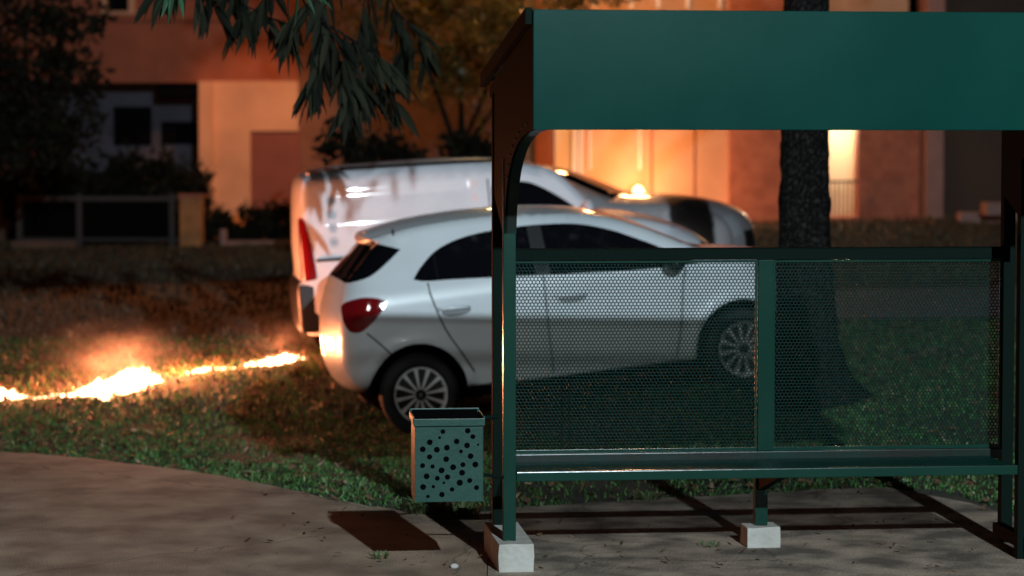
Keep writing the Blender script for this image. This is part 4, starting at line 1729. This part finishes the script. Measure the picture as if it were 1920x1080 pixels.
def far_tree(name, px, d, blobs, n, size, m, label, trunk_r=.16):
    gx = wx_(px, d)
    base = Vector((gx, d, th(gx, d) - .05))
    e = tag(empty(name, base), label, "tree", "trees on the lawn near the buildings")
    B = []
    for (a, b, rx, rz, wgt) in blobs:
        c = at(a, b, d)
        B.append(((c.x, c.y, c.z), (rx / 4500 * d, rx / 4500 * d * .8, rz / 4500 * d), wgt))
    leaf_cloud("crown", B, n, size, m, e, off=base)
    mb = MB()
    topc = Vector(B[0][0]) - base
    mb.tube([Vector((0, 0, 0)), topc * .5 + Vector((.05, 0, 0)), topc], [trunk_r, trunk_r * .8, trunk_r * .3], 10)
    for b in B[1:]:
        mb.tube([topc * .45, Vector(b[0]) - base], [trunk_r * .5, .02], 6)
    mb.build("trunk", M_bark, e, smooth=True)
    return e


far_tree("broadleaf_tree", -60, 33, [(0, 80, 140, 150, 3), (90, 200, 100, 110, 1.6), (120, 60, 80, 80, .8), (40, 270, 100, 80, 1.4), (-120, 100, 150, 200, 1)],
         6000, .14, m_leaf_dark, "large dark tree filling the upper corner in front of the apartment block")
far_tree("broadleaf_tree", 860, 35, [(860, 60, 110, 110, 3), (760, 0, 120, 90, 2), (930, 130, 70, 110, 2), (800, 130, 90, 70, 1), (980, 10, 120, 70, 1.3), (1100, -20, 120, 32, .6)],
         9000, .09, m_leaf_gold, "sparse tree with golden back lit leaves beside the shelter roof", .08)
light("back_of_tree_light", 'POINT', (wx_(900, 38), 36.6, 5.2), 75, (1, .62, .2), .1)


# ================================================================== FIRE ALONG THE LAWN
def flame_mat(name, colr, s):
    m = bpy.data.materials.new(name)
    m.use_nodes = True
    nt = m.node_tree
    nt.nodes.remove(nt.nodes["Principled BSDF"])
    e = nt.nodes.new("ShaderNodeEmission")
    e.inputs[0].default_value = (*colr, 1)
    e.inputs[1].default_value = s
    tr = nt.nodes.new("ShaderNodeBsdfTransparent")
    mx = nt.nodes.new("ShaderNodeAddShader")
    nt.links.new(e.outputs[0], mx.inputs[0])
    nt.links.new(tr.outputs[0], mx.inputs[1])
    nt.links.new(mx.outputs[0], [n for n in nt.nodes if n.type == 'OUTPUT_MATERIAL'][0].inputs[0])
    return m


M_core = flame_mat("flame_core", (1, .45, .22), 4.0)
M_outer = flame_mat("flame_edge", (1, .22, .09), .10)


def tongues(name, specs, m, parent, off):
    """each tongue: (x,y,h,r,lean)"""
    V, Q = [], []
    n, rows = 7, 5
    for (x, y, h, r_, lx) in specs:
        z0 = th(x, y) - .01
        k = len(V)
        ph = random.uniform(0, 6)
        for j in range(rows + 1):
            t = j / rows
            rr = r_ * math.sqrt(max(0, 1 - t ** 2.4)) if j < rows else .001
            cx = x + lx * t * t + .25 * r_ * math.sin(ph + 4 * t)
            for i in range(n):
                a = 2 * math.pi * i / n
                V.append((cx + rr * math.cos(a) - off.x, y + rr * math.sin(a) - off.y, z0 + h * t - off.z))
        for j in range(rows):
            for i in range(n):
                i2 = (i + 1) % n
                Q.append((k + j * n + i, k + j * n + i2, k + (j + 1) * n + i2, k + (j + 1) * n + i))
    return fast_mesh(name, np.array(V), np.array(Q), m, parent, True)


line_px = [(-60, 757), (0, 748), (60, 747), (130, 743), (220, 738), (290, 718), (345, 702), (400, 694), (455, 688), (520, 682), (560, 673), (590, 668)]
LN = [on_ground(*q) for q in line_px]
# intensity of the fire along the line: px, flame height
INT = [(-60, .10), (0, .13), (25, .04), (60, .018), (100, .03), (140, .06), (185, .17), (225, .23), (260, .22), (278, .14), (292, .03), (315, .0), (335, .02), (360, .045), (400, .055), (430, .02), (460, .03), (490, .08), (530, .11), (555, .04), (570, .0), (600, .0)]
ip = np.array(INT)
core, outer = [], []
for i in range(560):
    f = random.random() * (len(LN) - 1)
    j = int(f)
    q = LN[j].lerp(LN[j + 1], f - j)
    px = line_px[j][0] + (line_px[j + 1][0] - line_px[j][0]) * (f - j)
    inten = float(np.interp(px, ip[:, 0], ip[:, 1]))
    if random.random() > min(1, inten * 9 + .12) or inten < .012:
        continue
    sp = inten * 1.1
    x = q.x + random.gauss(0, .03)
    y = q.y + random.gauss(0, .03 + sp * .45)
    h = inten * random.uniform(.7, 1.0)
    core.append((x, y, h * .8, .015 + inten * .16 * random.uniform(.6, 1.2), random.uniform(-.02, .06)))
    if random.random() < .8:
        outer.append((x, y, h * random.uniform(.9, 1.35), .03 + inten * .36, random.uniform(-.03, .08)))
fo = LN[4].copy()
fire = tag(empty("grass_fire", fo), "line of bright orange flames burning across the lawn behind the cars", "fire")
tongues("flame_core", core, M_core, fire, fo)
tongues("flame_edge", outer, M_outer, fire, fo)
FC = (1, .27, .10)
for k, (px, py, e_, up) in enumerate([(0, 748, 60, .12), (190, 732, 135, .20), (255, 728, 130, .20), (330, 706, 60, .14), (400, 694, 80, .14), (525, 681, 42, .15), (578, 671, 10, .10)]):
    g = on_ground(px, py)
    light("fire_light", 'POINT', (g.x, g.y, g.z + up), e_, FC, .08)


# thin smoke that the flames light up
def smoke(name, c, r_, dens, label):
    mb = MB().ball((0, 0, 0), (1, 1, 1), 24, 14)
    m = bpy.data.materials.new(name + "_air")
    m.use_nodes = True
    nt = m.node_tree
    nt.nodes.remove(nt.nodes["Principled BSDF"])
    pv = nt.nodes.new("ShaderNodeVolumePrincipled")
    pv.inputs["Color"].default_value = (.85, .75, .7, 1)
    tc = nt.nodes.new("ShaderNodeTexCoord")
    gr = nt.nodes.new("ShaderNodeTexGradient")
    gr.gradient_type = 'SPHERICAL'
    nz = nt.nodes.new("ShaderNodeTexNoise")
    nz.inputs["Scale"].default_value = 2.2
    nz.inputs["Detail"].default_value = 4
    nt.links.new(tc.outputs["Object"], gr.inputs[0])
    nt.links.new(tc.outputs["Object"], nz.inputs["Vector"])
    pw = nt.nodes.new("ShaderNodeMath")
    pw.operation = 'POWER'
    pw.inputs[1].default_value = 1.5
    nt.links.new(gr.outputs["Fac"], pw.inputs[0])
    mp = nt.nodes.new("ShaderNodeMapRange")
    mp.inputs[1].default_value = .35
    mp.inputs[2].default_value = .7
    nt.links.new(nz.outputs["Fac"], mp.inputs[0])
    mu = nt.nodes.new("ShaderNodeMath")
    mu.operation = 'MULTIPLY'
    nt.links.new(pw.outputs[0], mu.inputs[0])
    nt.links.new(mp.outputs[0], mu.inputs[1])
    mu2 = nt.nodes.new("ShaderNodeMath")
    mu2.operation = 'MULTIPLY'
    mu2.inputs[1].default_value = dens
    nt.links.new(mu.outputs[0], mu2.inputs[0])
    nt.links.new(mu2.outputs[0], pv.inputs["Density"])
    nt.links.new(pv.outputs[0], [n for n in nt.nodes if n.type == 'OUTPUT_MATERIAL'][0].inputs["Volume"])
    o = mb.build(name, m, None, smooth=True)
    o.location = c
    o.scale = r_
    return tag(o, label, "smoke", kind='stuff')


g = on_ground(225, 730)
smoke("smoke", (g.x - .05, g.y + .1, g.z + .28), (.9, .5, .36), .34, "orange lit smoke drifting over the biggest flames")
g = on_ground(525, 680)
smoke("smoke", (g.x, g.y + .1, g.z + .2), (.65, .4, .30), .32, "faint lit smoke over the flames by the hatchback's tail")
